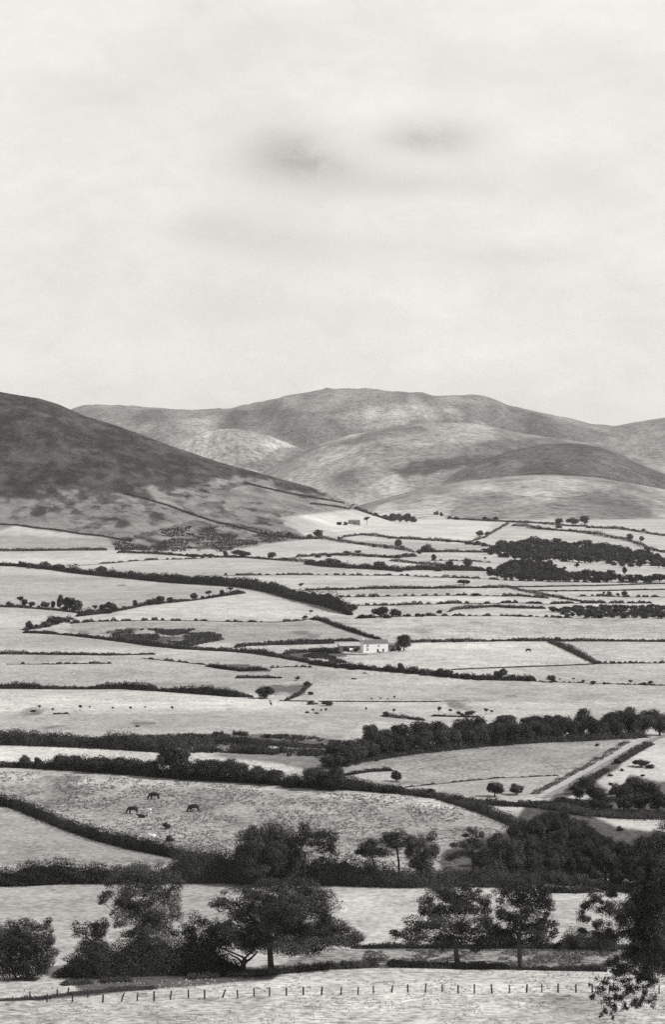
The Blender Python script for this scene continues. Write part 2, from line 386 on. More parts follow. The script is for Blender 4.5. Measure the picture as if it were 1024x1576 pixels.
# ------------------------------------------------------------------ hedges
G_HEDGE = 'hedges and scrub between the fields'
def hedge(label, h, pts, kind='n', name='hedge', cat='hedge', wid=None, mat=None, gaps=0.0, stuff=False):
    """a hedge along photo-pixel points on its foot line; h = height in photo pixels (one number or one per point)"""
    pts = [(x-45 if x <= 0 else x+45 if x >= 1030 else x, y) for x, y in pts]
    P = np.array([at(x, y) for x, y in pts])
    px = np.array(pts, float)
    hp = np.array(h if hasattr(h, '__len__') else [h]*len(pts), float)
    hm = hp*P[:, 1]/F
    org = P[0].copy()
    segL = np.hypot(np.diff(px[:, 0]), np.diff(px[:, 1]))
    s_px = float(np.clip(hp.mean()*.26, .95, 1.9))
    geo = Geo()
    cum = np.concatenate([[0], np.cumsum(segL)])
    tot = cum[-1]
    n = int(tot*(hp.mean()+2.0)*9.0/(s_px*s_px))
    q = rng.uniform(0, tot, n)
    ip = lambda a: np.interp(q, cum, a)
    H = ip(hm); Yq = ip(P[:, 1]); X = ip(P[:, 0])
    sc = Yq/F                                    # metres per photo pixel
    wl = np.maximum(hp.mean()*.95, 3.2)          # bump length along the hedge, photo px
    sd = int(rng.integers(1, 9999))
    bumpf = lambda v: np.clip(.30+1.05*fbm(v/wl, v*0+.5, sd, 3)+.75*(vnoise(v/(wl*4.3), v*0+2, sd+31)-.35), .28, 1.55)*np.clip(np.minimum(v, tot-v)/(.9*hp.mean()+1)+.25, 0, 1)
    bump = bumpf(q)
    if kind == 'd': bump = bump*np.clip((vnoise(q/(wl*1.3), q*0, sd+5)-.30)*3.2, .12, 1.1)
    if kind == 'line': bump = .75+.4*vnoise(q/6, q*0, sd)
    keep = np.ones(n, bool)
    if gaps: keep = vnoise(q/(wl*2.2), q*0+3, sd+9) > gaps
    W = (wid if wid else np.maximum(1.0, .42*H))*(.8+.4*vnoise(q/wl, q*0+7, sd+2))
    # direction along the hedge on the ground
    dx = np.interp(q, (cum[1:]+cum[:-1])/2, np.diff(P[:, 0])); dy = np.interp(q, (cum[1:]+cum[:-1])/2, np.diff(P[:, 1]))
    L = np.hypot(dx, dy)+1e-9; tx, ty = dx/L, dy/L
    th = rng.uniform(0, math.pi, n); rr = rng.uniform(.35, 1.0, n)
    lat = np.cos(th)*rr*W; ver = np.sin(th)**.7*rr*H*bump*np.where(rng.uniform(0, 1, n) < .1, rng.uniform(1, 1.45, n), 1)
    Xf = X-ty*lat; Yf = Yq+tx*lat
    Z = zground(Xf, Yf)+ver-.05
    N = np.stack([-ty*np.cos(th), tx*np.cos(th), np.sin(th)], 1)
    C = np.stack([Xf, Yf, Z], 1)-org
    leaves(geo, C[keep], N[keep], (s_px*sc*.62)[keep], 0, .5)
    if hp.mean() > 5.5 and kind != 'd':             # opaque core added against light leaks, inside shade set as darkest tone
        ns = max(6, int(tot/max(hp.mean()*.35, 1.6))); qs = np.linspace(.5, tot-.5, ns)
        bs = bumpf(qs)*(1 if kind != 'line' else 0)+(.75+.4*vnoise(qs/6, qs*0, sd))*(kind == 'line')
        ok = (vnoise(qs/(wl*2.2), qs*0+3, sd+9) > gaps+.06) if gaps else np.ones(ns, bool)
        Xs, Ys_, Hs = [np.interp(qs, cum, a) for a in (P[:, 0], P[:, 1], hm)]
        sdx = np.gradient(Xs); sdy = np.gradient(Ys_); sl_ = np.hypot(sdx, sdy)+1e-9; sx, sy = -sdy/sl_, sdx/sl_
        Wd = (np.full(ns, float(wid)) if wid else np.maximum(1.0, .42*Hs))*.62
        an = np.array([0, .5, 1.0, 1.57, 2.14, 2.64, math.pi]); nk = len(an)
        jt = rng.uniform(.75, 1.1, (ns, nk))
        la = np.cos(an)[None]*Wd[:, None]*jt; ve = np.sin(an)[None]**.7*(Hs*bs)[:, None]*.74*jt
        Xc = Xs[:, None]+sx[:, None]*la; Yc_ = Ys_[:, None]+sy[:, None]*la
        Vc = np.stack([Xc, Yc_, zground(Xc, Yc_)+ve-.15], -1).reshape(-1, 3)-org
        idx = np.arange(ns*nk).reshape(ns, nk)
        fc = np.stack([idx[:-1, :-1], idx[:-1, 1:], idx[1:, 1:], idx[1:, :-1]], -1)[ok[:-1] & ok[1:]].reshape(-1, 4)
        if len(fc): geo.add(Vc, fc, 0, np.zeros(len(fc)))
    o = link(name, geo.mesh(name, [mat or M_LEAF]), tuple(org))
    if stuff: tag(o, label, cat, None, 'stuff')
    else: tag(o, label, cat, G_HEDGE)
    return o

# ------------------------------------------------------------------ trees
def unit_tree(kind, s, seed):
    """crown and trunk geometry of a tree 1 high and 1 wide, s = leaf size"""
    global rng
    keep = rng; rng = np.random.default_rng(seed)
    cr, tr = Geo(), Geo()
    if kind == 'b':   zc, rz, rx, K, z0 = .42, .50, .46, 9, 0
    elif kind == 's': zc, rz, rx, K, z0 = .74, .22, .40, 6, .6
    elif kind == 't': zc, rz, rx, K, z0 = .545, .455, .42, 12, .22
    elif kind == 'w': zc, rz, rx, K, z0 = .55, .44, .48, 13, .28
    else:             zc, rz, rx, K, z0 = .545, .45, .46, 12, .2
    cs = []
    for k in range(K):
        d = rng.normal(0, 1, 3); d /= np.linalg.norm(d)
        rb = rng.uniform(.34, .56)
        c = np.array([d[0]*rx*(1-rb)*1.15, d[1]*rx*(1-rb)*1.15, zc+d[2]*rz*(1-rb)])
        r = np.array([rx*rb, rx*rb, rz*rb*.95])*rng.uniform(.75, 1.25, 3)
        n = int(4*math.pi*r[0]*(r[1]+r[2])/2/(s*s)*2.0)
        P, N = shell(c, r, n, .6, 1.08); N[:, 2] += .25
        leaves(cr, P, N, s*.62, 0, .5); cs.append(c)
    n = int(.6/(s*s)*1.6); P, N = shell((0, 0, zc), (rx*.75, rx*.75, rz*.75), n, .1, .9); leaves(cr, P, N, s*.7, 0, 1.2)
    if kind != 'b':
        lean = rng.normal(0, .02, 2); top = np.array([lean[0], lean[1], zc])
        tw = .026 if kind == 's' else .036
        tube(tr, [(0, 0, -.04), (lean[0]*.3, lean[1]*.3, .18), top*np.array([.7, .7, .75]), top], [tw*1.5, tw*1.05, tw*.8, tw*.35], 0)
        for c in cs[:6]:
            b = top*np.array([.6, .6, rng.uniform(.45, .8)]); tube(tr, [b, (b+c)/2+(0, 0, .02), c], [tw*.5, tw*.35, tw*.15], 0, 5)
    else:
        for c in cs[:3]: tube(tr, [(c[0]*.2, c[1]*.2, -.03), c*.6, c], [.02, .015, .008], 0, 4)
    rng = keep
    return cr, tr
PROTO = {}
def proto(kind, lod, var):
    k = (kind, lod, var)
    if k not in PROTO:
        s = {0: .17, 1: .10, 2: .062, 3: .042}[lod]
        cr, tr = unit_tree(kind, s, hash((ord(kind), lod, var)) % 99991)
        if lod >= 2:
            PROTO[k] = (cr.mesh('crown', [M_LEAF]), tr.mesh('trunk', [M_BARK], True))
        else:
            n0 = len(tr.f)
            for v, f, t in zip(tr.v, tr.f, tr.t): pass
            base = cr.n
            for v, f, t in zip(tr.v, tr.f, tr.t):
                cr.v.append(v); cr.f.append(f+base); cr.m.append(np.full(len(f), 1)); cr.t.append(t)
            PROTO[k] = (cr.mesh('tree', [M_LEAF, M_BARK]), None)
    return PROTO[k]

TREE_NAME = {'r': 'broadleaf_tree', 't': 'broadleaf_tree', 'w': 'broadleaf_tree', 's': 'young_tree', 'b': 'bush'}
def put_tree(kind, x, y, h, w, label, group, Y=None):
    X, Yy, Z = at(x, y) if Y is None else Y
    m = Yy/F
    lod = 0 if h < 9 else 1 if h < 19 else 2 if h < 36 else 3
    var = int(rng.integers(0, 4 if lod < 2 else 3))
    cm, tm = proto(kind, lod, var)
    sc = (w*m*1.04, w*m*1.04, h*m*1.04)
    rz = float(rng.uniform(0, 6.28))
    cat = 'bush' if kind == 'b' else 'tree'
    if tm is None:
        o = link(TREE_NAME[kind], cm, (X, Yy, Z-.1), None, rz, sc)
    else:
        o = link(TREE_NAME[kind], None, (X, Yy, Z-.1), None, rz, sc)
        link('crown', cm, (0, 0, 0), o); link('trunk', tm, (0, 0, 0), o)
    tag(o, label, cat, group)
    return o

ORD = ['first','second','third','fourth','fifth','sixth','seventh','eighth','ninth','tenth','eleventh','twelfth','thirteenth','fourteenth','fifteenth',
       'sixteenth','seventeenth','eighteenth','nineteenth','twentieth','twenty-first','twenty-second','twenty-third','twenty-fourth','twenty-fifth','twenty-sixth',
       'twenty-seventh','twenty-eighth','twenty-ninth','thirtieth']
KW = {'r': 'round dark tree', 't': 'tall dark tree', 'w': 'broad dark tree', 's': 'thin young tree', 'b': 'low dark bush'}
def row(place, data, group=None):
    """trees of one place; data = 'kind x y h w; ...' in photo pixels"""
    it = []
    for e in data.split(';'):
        e = e.split()
        if e: it.append((e[0],)+tuple(float(v) for v in e[1:]))
    it.sort(key=lambda a: a[1])
    cnt = {}
    for a in it: cnt[a[0]] = cnt.get(a[0], 0)+1
    seen = {}
    for k, x, y, h, w in it:
        i = seen.get(k, 0); seen[k] = i+1
        if cnt[k] == 1: lb = 'only %s %s' % (KW[k], place)
        else: lb = '%s %s from the left %s' % (ORD[i], KW[k], place)
        put_tree(k, x, y, h, w, lb, group or ('trees and bushes '+place))

def wood(label, group, poly, dx, dy, h, w, kinds='rrt', n=400, limit=200, mass=False):
    xs = [p[0] for p in poly]; ys = [p[1] for p in poly]
    got = []
    for _ in range(n*30):
        x, y = rng.uniform(min(xs), max(xs)), rng.uniform(min(ys), max(ys))
        if not inpoly(np.array([x]), np.array([y]), poly)[0]: continue
        if any(abs(x-a)/dx < 1 and ((x-a)/dx)**2+((y-b)/dy)**2 < 1 for a, b in got): continue
        got.append((x, y))
        if len(got) >= limit: break
    if mass:
        g = Geo(); org = np.array(at(*got[0]))
        for x, y in got:
            k = kinds[int(rng.integers(0, len(kinds)))]; cr, tr = unit_tree(k, .15, int(rng.integers(1, 9)))
            X, Y, Z = at(x, y); m = Y/F; f = rng.uniform(.75, 1.22); a = rng.uniform(0, 6.28)
            ww = w*f*m*rng.uniform(.9, 1.2); hh = h*f*m
            for src, mi in ((cr, 0), (tr, 1)):
                V = np.concatenate(src.v); V = np.stack([(V[:, 0]*math.cos(a)-V[:, 1]*math.sin(a))*ww, (V[:, 0]*math.sin(a)+V[:, 1]*math.cos(a))*ww, V[:, 2]*hh], 1)
                g.add(V+np.array((X, Y, Z-.1))-org, np.concatenate(src.f), mi, np.concatenate(src.t))
        tag(link('wood', g.mesh('wood', [M_LEAF, M_BARK]), tuple(org)), label, 'wood', None, 'stuff')
        return len(got)
    for x, y in got:
        f = rng.uniform(.62, 1.22)
        put_tree(kinds[int(rng.integers(0, len(kinds)))], x, y, h*f, w*f*rng.uniform(.9, 1.15), label, group)
    return len(got)

def big_tree(name, label, Y, trunk, blobs, s_px=2.0, pale=False, dens=1.0, group=None, limbs=True, deep=.55, lo=.62, stems=()):
    """a near tree: trunk = [(x, y, half width)...] and crown clumps (x, y, rx, ry), all in photo pixels at distance Y"""
    m = Y/F
    to = lambda x, y, d=0.0: np.array([(x-CX)*(Y+d)/F, Y+d, -(y-EY)*(Y+d)/F])
    x0, y0, _ = trunk[0]
    X0 = (x0-CX)*m; zb = float(zground(X0, Y)); org = np.array([X0, Y, zb])
    cr, tr = Geo(), Geo()
    bx = [b[0] for b in blobs]; span = (max(bx)-min(bx))/2*m
    cs = []
    for bl in blobs:
        x, y, rx, ry = bl[:4]
        off = rng.uniform(-1, 1)*deep*max(span-abs(x-np.mean(bx))*m*.6, 0)
        c = to(x, y, off)-org
        r = np.array([rx*m, (rx+ry)/2*m*1.1, ry*m*1.18])*1.26
        sub = max(4, int(rx*ry/42))
        for k in range(sub):                       # each clump is a cluster of leafy sprays
            d = rng.normal(0, 1, 3); d /= np.linalg.norm(d)
            rb = rng.uniform(.34, .62)
            cc = c+d*r*(1-rb)*rng.uniform(.8, 1.45)
            rs = r*rb*rng.uniform(.6, 1.35, 3)
            n = int(4*math.pi*rx*ry*rb*rb/(s_px**2)*2.0*dens)
            P, N = shell(cc, rs, n, lo, 1.08); N[:, 2] += .3
            leaves(cr, P, N, s_px*m*.62, 0, .48)
        n = int(rx*ry/(s_px**2)*2.6*dens); P, N = shell(c, r, n, .1, .95); leaves(cr, P, N, s_px*m*.62, 0, 1.2)
        cs.append(c)
    T = [to(x, y)-org for x, y, r in trunk]; T[0][2] = -.3
    tube(tr, T, [r*m for x, y, r in trunk], 0, 8)
    for st in stems:
        S = [to(x, y, .4)-org for x, y, r in st]; tube(tr, S, [r*m for x, y, r in st], 0, 6)
    if limbs:
        nodes = [(p, trunk[k][2]*m*.7) for k, p in enumerate(T) if k >= 1]
        for c in sorted(cs, key=lambda c: np.linalg.norm(c-T[-1])):      # branches grow outward from the nearest wood
            k = min(range(len(nodes)), key=lambda q: np.linalg.norm(nodes[q][0]-c)+.35*np.linalg.norm(nodes[q][0]-T[-1]))
            b, r0 = nodes[k]; r1 = max(r0*.62, .035)
            mid = (b+c)/2+rng.normal(0, .06, 3)*np.linalg.norm(c-b)
            tube(tr, [b, mid, c], [min(r0*.8, .22), (r0*.8+r1)/2*.8, r1*.7], 0, 5); nodes.append((c, r1))
    e = link(name, None, tuple(org))
    link('crown', cr.mesh('crown', [M_PALE if pale else M_LEAF]), (0, 0, 0), e)
    link('trunk', tr.mesh('trunk', [M_BARK], True), (0, 0, 0), e)
    tag(e, label, 'tree', group)
    return e

# ================================================================== BUILD
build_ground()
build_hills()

# ------------------------------------------------------------------ far valley, under the hills
hedge('thin dark boundary line slanting down across the rough slope below the heather hill', 3, [(190,761),(218,767),(260,779),(298,793),(336,805),(362,810),(387,818),(438,827)], 'line', wid=1.6)
hedge('straight thin dark boundary descending the foot of the heather hill towards the valley', 2.6, [(377,744),(397,749),(422,755),(455,762),(494,769),(530,775)], 'line', wid=1.6)
hedge('ragged hedge running into the pale copse at the foot of the hills', 5, [(545,774),(563,776),(584,781),(604,787)])
hedge('long straight hedge along the top edge of the highest large pale field', 3, [(478,776),(507,779),(538,784),(576,789),(614,793),(665,796.5),(711,800),(760,802.5),(800,804)], 'line')
hedge('highest hedge on the right, lined with three round trees, under the hills', 4, [(779,804),(819,805),(856,808),(903,812),(951,814.5),(977,818),(1001,822),(1040,830)])
hedge('short slanting hedge closing the right end of the highest large pale field', 4.5, [(728,833),(748,827.5),(765,817),(783,806)])
hedge('curving hedge sweeping down to the right above the far dark wood', 5.5, [(789,809),(819,813.5),(845,816),(877,818),(909,822),(935,827),(959,831),(978,837),(1001,846),(1040,860)])
hedge('wavy hedge along the bottom of the field that holds the small stone barn', 4.5, [(523,830),(530,827),(556,823.5),(563,824),(602,828.5),(642,831),(678,833),(708,834.5),(741,839),(765,844)])
hedge('dark hedge curving down from the moor edge past a tall round tree', 5, [(430,826),(470,830),(500,830),(525,834.5),(551,837.5),(576,841),(602,844.6),(637,850)])
hedge('low even hedge leading from a broad tree to the far dark wood', 4.5, [(640,850),(678,850),(716,850),(768,851)])
hedge('broken hedge under two pale spreading trees in the middle distance', 5, [(455,858),(500,855),(525,855),(563,856.5),(602,859),(642,856.5)])
hedge('thick dark hedge full of rounded bushes left of the far wood', 7.5, [(470,868),(500,872),(528,874),(558,875.5),(586,877),(614,879),(645,877),(678,878),(760,879)])
hedge('hedge slanting down between two small fields left of the far wood', 5, [(600,863),(622,865.5),(652,869),(693,873),(734,877)])
hedge('faint thin hedge across the small field left of the far wood', 2.6, [(662,863),(703,863),(729,864),(756,866)], 'd')
hedge('thin dark boundary at the far left below the moor', 2.8, [(0,806),(28,809),(53,813),(84,816),(122,822),(160,826),(198,833)], 'line', wid=1.5)
hedge('straight hedge along the foot of the small rough field at the far left', 3.6, [(0,848),(30,848),(90,847.5),(165,847)], 'n')
hedge('hedge with bushes under the dark bracken slope on the left', 4.2, [(180,851),(220,852),(250,853.5),(300,857),(332,857)])
hedge('line of tiny dotted bushes rising to the right across pale fields', 2.8, [(104,870.5),(132,869.5),(172,867),(203,864),(238,862),(280,861),(340,858)], 'd')
hedge('hedge thickening rightwards below the bracken slope', 4.5, [(330,858),(372,858),(407,861),(443,863.5),(473,866),(498,871),(530,872)])
hedge('long double hedge crowded with trees, running diagonally down the left half', [6,6,7,9,10,11,11,12,13,15,17,19,22,20,16], [(0,870),(28,872),(53,874.5),(84,877.5),(132,884),(172,888),(223,893),(280,898),(321,900),(372,904),(417,912),(448,921),(478,928),(509,936),(540,947)])
hedge('second row of bushes behind the long diagonal hedge', 9, [(150,883),(223,889),(280,893.5),(321,896),(372,899),(420,905),(450,912)])
hedge('very long level hedge below the far wood, spotted with tiny bushes', 3.6, [(343,886),(387,885.6),(432,885),(473,885),(530,885.5),(621,886),(698,889.5),(780,893.5),(872,896),(1005,897)], 'd')
hedge('long hedge that bends down to the right between strip fields', 4.4, [(468,909),(498,908),(530,908),(571,906.5),(621,906),(672,906),(723,905),(784,905),(809,911),(833,916),(865,921),(887,925),(907,928)])
hedge('thin upper hedge of the strip fields on the right', 2.4, [(784,904),(833,903.5),(916,902),(1004,899),(1040,898)], 'line')
hedge('second level hedge of the strip fields, with one larger bush', 4.4, [(505,919.5),(520,919),(558,919),(596,918),(672,916.5),(723,916.5),(780,918),(797,917.5),(845,921)], 'd')
hedge('short thin hedge between two strip fields at the right', 2.2, [(821,910),(858,910),(916,910),(1004,908),(1040,907)], 'line')
hedge('dotted hedge under a few small round trees at the right', 3.4, [(887,918),(916,917.6),(967,919),(1004,919),(1040,919)], 'd')
hedge('third level hedge of the strip fields, reaching from the big trees to the right', 4.4, [(550,932),(596,932),(647,930.5),(698,929),(748,929),(797,928),(845,930),(882,928.6),(916,928.6),(967,928.6),(1004,928.6)], 'd')
hedge('broken hedge with bushes ending at the dark strip on the right', 5.5, [(690,942),(703,938),(736,936),(760,934),(789,936),(840,937)])
hedge('bottom hedge of the strip fields, along the top of the wide grey meadow', 4, [(545,952),(560,951),(596,949.6),(647,948),(710,948),(780,948),(804,949),(862,950.6),(905,952)], 'd')

# ------------------------------------------------------------------ left middle distance
hedge('tree-lined hedge dropping gently from the left edge', 5, [(0,933),(28,935),(58,937),(91,940),(125,944)])
hedge('hedge rising to the right along the top of the pale hill field', [10,10,9,6,5,5,4,4,6], [(118,949),(135,947),(162,944),(193,938.5),(223,932),(254,928.5),(300,924),(341,918),(377,913)])
hedge('short dark hedge in the hollow at the left edge', 8, [(36,970),(60,967),(85,961),(112,953)])
hedge('thin straight hedge along the foot of the pale hill field', [6,5.5,4,4,4,3.5,3,3,4,4], [(109,960),(142,957),(182,956),(236,955),(270,955.5),(311,955.5),(359,957),(422,957.5),(463,955.5),(476,952)], 'd')
hedge('hedge slanting down to the roof of the white farmhouse', [5,7,7,7,6,5,4], [(478,953),(498,956),(523,966),(544,973),(566,980),(582,984),(588,985)])
hedge('long dark hedge sinking to the right below the bracken hollow', [4,5,6,7,9,9,9,8,8,9,9,9,8], [(35,974),(84,976),(116,979),(160,984),(198,989),(236,994.5),(280,999),(321,1001),(359,1003),(397,1006.5),(432,1012),(473,1019.5),(500,1025)])
hedge('thick hedge left of the farm, edging a narrow pale field', 8, [(362,997),(382,994),(422,992.5),(473,991.5),(515,990)])
hedge('dark hedge above the bracken beside the farm lane', 8, [(436,1007.5),(455,1004.5),(480,1003.5),(505,1004),(523,1005.4)])
hedge('hedge running level behind the white farmhouse', 5, [(455,988),(480,987),(512,987),(556,987)])
hedge('long level hedge running right from the farm tree', 5.2, [(628,989),(683,988),(723,987.7),(780,986.5),(845,987),(906,987),(1005,987.7),(1040,988)], 'n')
hedge('straight hedge running diagonally down between two pale fields at the right', [9,8,9,8.5,8], [(847,988),(867,996),(892,1008),(916,1020),(921,1022)], wid=2.6)
hedge('thin line of small bushes right of the diagonal hedge', 3.4, [(916,1021),(942,1021),(975,1020.6),(1004,1020.6),(1040,1020)], 'd')
hedge('thin fence-like boundary line crossing the farm field', 1.6, [(695,1031),(727,1029),(760,1028),(815,1026),(916,1022)], 'line', wid=1.0)
hedge('thick dark hedge below the farm, full of rounded bushes', [8,8,8.5,8.5,9,9,9,10,10,9,8], [(478,1022),(500,1025),(523,1027.5),(562,1030.5),(600,1033.5),(643,1037),(700,1042.5),(736,1046),(774,1047),(805,1047.5),(826,1048)])
hedge('thin broken line of bushes right of the dark farm hedge', 2.2, [(823,1048.5),(870,1050),(940,1052.5),(1004,1054.5),(1040,1056)], 'd')
hedge('dark strip of bushes at the left edge above the dotted bushes', [6,6,6,4.5,3.5,2.5], [(0,1007),(28,1007),(84,1007.5),(125,1008),(170,1008.5),(240,1007)])
hedge('row of tiny separate bushes at the left edge', 2.8, [(10,1022),(83,1022),(106,1021.5),(172,1021)], 'd')
hedge('scattered line of bushes slanting down in the open middle field', 3.4, [(218,1013),(241,1015),(274,1018.6),(318,1023)], 'd')
hedge('ragged clump of bushes in the open middle field', 7, [(318,1025),(340,1029),(372,1033),(412,1031)])
hedge('short line of bushes right of the ragged clump', 3.2, [(415,1028),(435,1026.5),(453,1026),(480,1027)], 'd')
hedge('long low bush line in the hollow left of the ruin', 4, [(362,1043.5),(397,1043.5),(435,1043.5)])
hedge('short hedge climbing out of the hollow beside the ruin', 7.5, [(440,1078),(458,1071),(470,1061),(479,1053)])
hedge('dark hedge growing taller to the right, ending at a round tree', [12,10,7,7,10,13,13,12,11,10], [(0,1059),(30,1060),(84,1060.5),(147,1060.5),(190,1060),(212,1061.5),(280,1066),(321,1069),(359,1072.4),(390,1073)])
hedge('small dark bank of bushes below the hollow at the left', 3, [(81,1099),(94,1098.5),(107,1098.5)])
hedge('dark tapering hedge fragment in the open field above the tree belt', [4,6,6,4], [(586,1102),(600,1103.5),(625,1106),(654,1109)])
hedge('low dark bank under saplings above the tree belt', 3.2, [(664,1102),(700,1103),(740,1104)])
hedge('thin boundary line across the open field above the tree belt', 1.5, [(430,1078.5),(520,1079.5),(600,1080),(680,1080)], 'line', wid=1.0)

# trees of the far valley
row('in the copse at the foot of the hills', 'b 595 787 9 16;r 606 788 12 17;r 616 788 13 16;r 627 788 13 15;b 637 788 11 12;r 578 780 6 7')
row('along the highest straight hedge', 'r 672 797 11 9;r 680 797.5 9 8;b 692 799 6 9;b 704 800 6 12;r 747 802 7 9;r 763 802.5 8 9;b 755 802 5 9;b 728 801 4 8')
row('on the highest hedge at the right', 'r 861 808 11 14;w 882 808 11 21;r 900 808 15 14;b 861 813 7 12;b 943 814 5 8;b 959 815 5 9;b 975 817 4 8;b 990 817 4 9;b 840 807 4 9')
row('along the curving hedge above the far wood', 'r 970 832 11 11;b 987 832 8 11;b 907 822 6 11;b 877 818 5 9;b 832 815 5 10;b 996 846 6 10')
row('beside the small stone barn', 'b 523 808 6 9;b 531 808 6 10;s 565 808 14 12')
row('on the wavy hedge below the barn field', 'b 522 831 7 6;r 739 826 10 12;b 749 823 6 8;b 722 838 8 14;b 733 839 8 14;b 745 841 7 12;b 690 834.5 4 8;b 600 829 4.5 9')
row('on the dark hedge from the moor edge', 'b 446 826 8 12;r 490 827 12 17;b 478 828 7 12;b 595 844 7 10;r 613 843 14 13;b 620 846 8 9;b 575 842 6 12;b 556 838 5 10')
row('at the broad-tree hedge left of the far wood', 'w 656 850 13 19;b 670 850 7 14;b 645 852 6 12;b 760 850 7 14;b 748 849 6 12')
row('over the broken middle hedge', 's 533 856 9 11;s 551 857 11 12;b 612 859 7 16;b 625 857 7 18;b 637 856 6 12;b 570 857 5 11;b 505 857 6 14;b 490 858 5 12')
row('in the bushy hedge left of the far wood', 'r 584 876 13 18;b 561 875 9 15;w 510 871 12 30;b 614 880 9 16;b 645 877 10 22;b 655 877 9 18;b 675 879 8 14;b 538 875 7 14;b 600 878 7 12;b 492 869 8 16;b 478 867 7 16;b 630 878 8 14')
row('between the small fields left of the far wood', 'r 668 862 9 11;r 692 873 11 13;t 720 875 17 16;s 747 864 7 6;b 712 875 7 10;b 730 877 7 12;b 755 878 7 10;b 740 878 6 10')
row('along the hedge under the bracken slope', 'b 242 852 6 8;b 262 854 5 10;b 290 856 5 10;b 300 857 6 18;b 314 857 6 10;b 326 857 6 12;r 347 857 10 11;w 372 858 12 30;r 419 860 11 16;b 398 860 5 10;b 440 862 5 9;b 500 872 5 12')
row('on the long diagonal hedge', 'r 33 873 10 12;b 44 875 7 8;w 69.5 876 12 19;w 90 877 9 21;w 155 884 13 19;r 203 890 12 15;r 215 891 10 11;w 237 893 12 17;b 256 896 8 17;r 280 897 13 14;r 303 898 11 12;r 318 898 13 15;r 331 899 13 14;r 341 899 12 13;w 359 902 12 19;r 382 906 15 17;r 394 907 15 11;w 420 911 16 21;r 433 913 13 15;b 450 916 10 16;b 465 921 10 15;b 480 926 10 16;b 495 930 10 14;w 524 940 15 20;b 510 934 11 14;b 172 886 9 12;b 186 887 9 12;b 268 897 7 10;b 405 908 11 12')
row('in the pale field right of the diagonal hedge', 's 464 907 11 11;s 478 946 8 9;b 469 951 4.5 11')
row('on the strip-field hedges', 'w 714 900 8 20;b 526 908 5 6;b 561 907 6 5;b 733 917 5.5 11;b 672 917 4.5 8;b 640 906 5 9;b 720 929 5 8;b 690 929 4.5 9;b 750 929 4.5 9;b 575 919 4 8;s 930 917 7 6;r 938 917 7 8;r 952 918 5.5 7;w 961 918 9 10;b 866 922 5 8;b 910 928 5 9;b 856 911 4 6;s 815 930 4 5;b 858 929 5 9')
row('on the hedge above the wide grey meadow', 'w 530 942 16 24;w 541 942 13 18;w 585 949 16 26;w 610 949 13 20;b 629 949 6 8;b 643 949 7 9;b 660 948 7 10;b 676 944 7 11;b 560 951 7 26;b 650 949 6 9;b 597 951 8 16;b 572 951 7 15;b 800 949 5 8;b 862 951 4.5 10;b 816 949 4 8')

# the far wood and the dark strip
wood('dense dark wood of many crowns below the hills at the right', 'trees of the far wood',
     [(758,848),(790,838),(850,838),(880,843),(914,842),(951,848),(970,855),(996,858),(1030,866),(1030,877),(972,868),(909,867),(872,866),(793,863.5),(753,854)], 9, 3.6, 12.5, 17, 'rwrb', 400, 120, True)
wood('dense dark lower wood reaching towards the strip fields at the right', 'trees of the lower far wood',
     [(790,868),(843,871),(853,880),(877,887),(935,888),(945,893),(1035,894),(1035,897),(925,897),(872,896),(819,896),(772,891),(750,884),(775,876)], 9, 3.2, 12, 17, 'rwrb', 400, 110, True)
row('between the far wood and the lower wood', 'r 847 871 9 10;r 888 874 8 8;s 855 875 7 7;r 958 873 12 12;r 985 873 12 14;b 972 872 8 13;t 962 884 13 9;b 945 870 6 12;b 868 876 5 9')
wood('level dark strip of low packed trees above the wide grey meadow', 'trees of the dark plantation strip',
     [(848,941),(880,938),(940,937),(1035,936),(1035,952),(906,951),(870,949)], 8, 3.4, 8.5, 15, 'bbr', 300, 80, True)

# the left middle distance
row('on the tree-lined hedge at the left edge', 's 31 933 16 13;r 38 934 13 11;r 49 935 10 10;r 69.5 936 11 15;r 82 937 13 9;t 92 938 23 14;w 107 939 22 20;r 120 941 17 14;b 60 936 6 8;b 100 939 9 14;b 113 941 10 12;b 15 934 10 14')
row('on the rising hedge of the pale hill field', 's 146 944 14 10;r 158 943 14 12;w 171 942 16 21;b 165 944 10 18;b 140 946 9 14;r 208 934 11 9;w 228 931 9 18;w 241 930 10 18;r 247 930 14 13;r 262 928 9 11;r 299 923 11 13;b 311 922 6 9;s 322 920.5 12 15;r 342 917 10 9;s 354 913 10 13;b 366 914 8 8;b 285 925 4 8')
row('in the hollow at the left edge', 'r 45 969 14 12;w 84 961 14 26;b 70 965 11 20;b 57 967 8 14;b 98 957 8 12;b 105 958 6 10;b 118 958 6 12;b 135 957 5 9')
row('along the hedges around the white farmhouse', 'w 622 1002.5 27 27;b 365 996 7 13;b 375 995 7 10;b 612 1002 8 12;b 604 1003 6 9;r 858 987 8 13;b 848 987 5 8;b 700 988 6 12;b 760 987 5 10;b 668 988.5 5.5 9;b 800 987 5 9;b 943 987 5 8;b 992 987 5.5 8;b 490 1004 6 16;b 515 1005 7 12;b 548 1002 5 8;b 585 1004.5 3 5;b 536 1002 6 9')
row('on the thick dark hedge below the farm', 'r 617.5 1035 15 15;w 596 1033 11 18;w 636 1036.5 12 18;w 676 1041 13 18;r 690 1042 13 16;w 772 1046 18 19;r 765 1046 14 14;b 789 1047 10 13;b 803 1047.5 10 12;b 817 1048 9 15;b 740 1046 10 20;b 720 1045 10 16;b 655 1039 9 15;b 577 1031.5 8 13;b 545 1030 8 17;b 522 1028 7 15;b 705 1043.5 10 15')
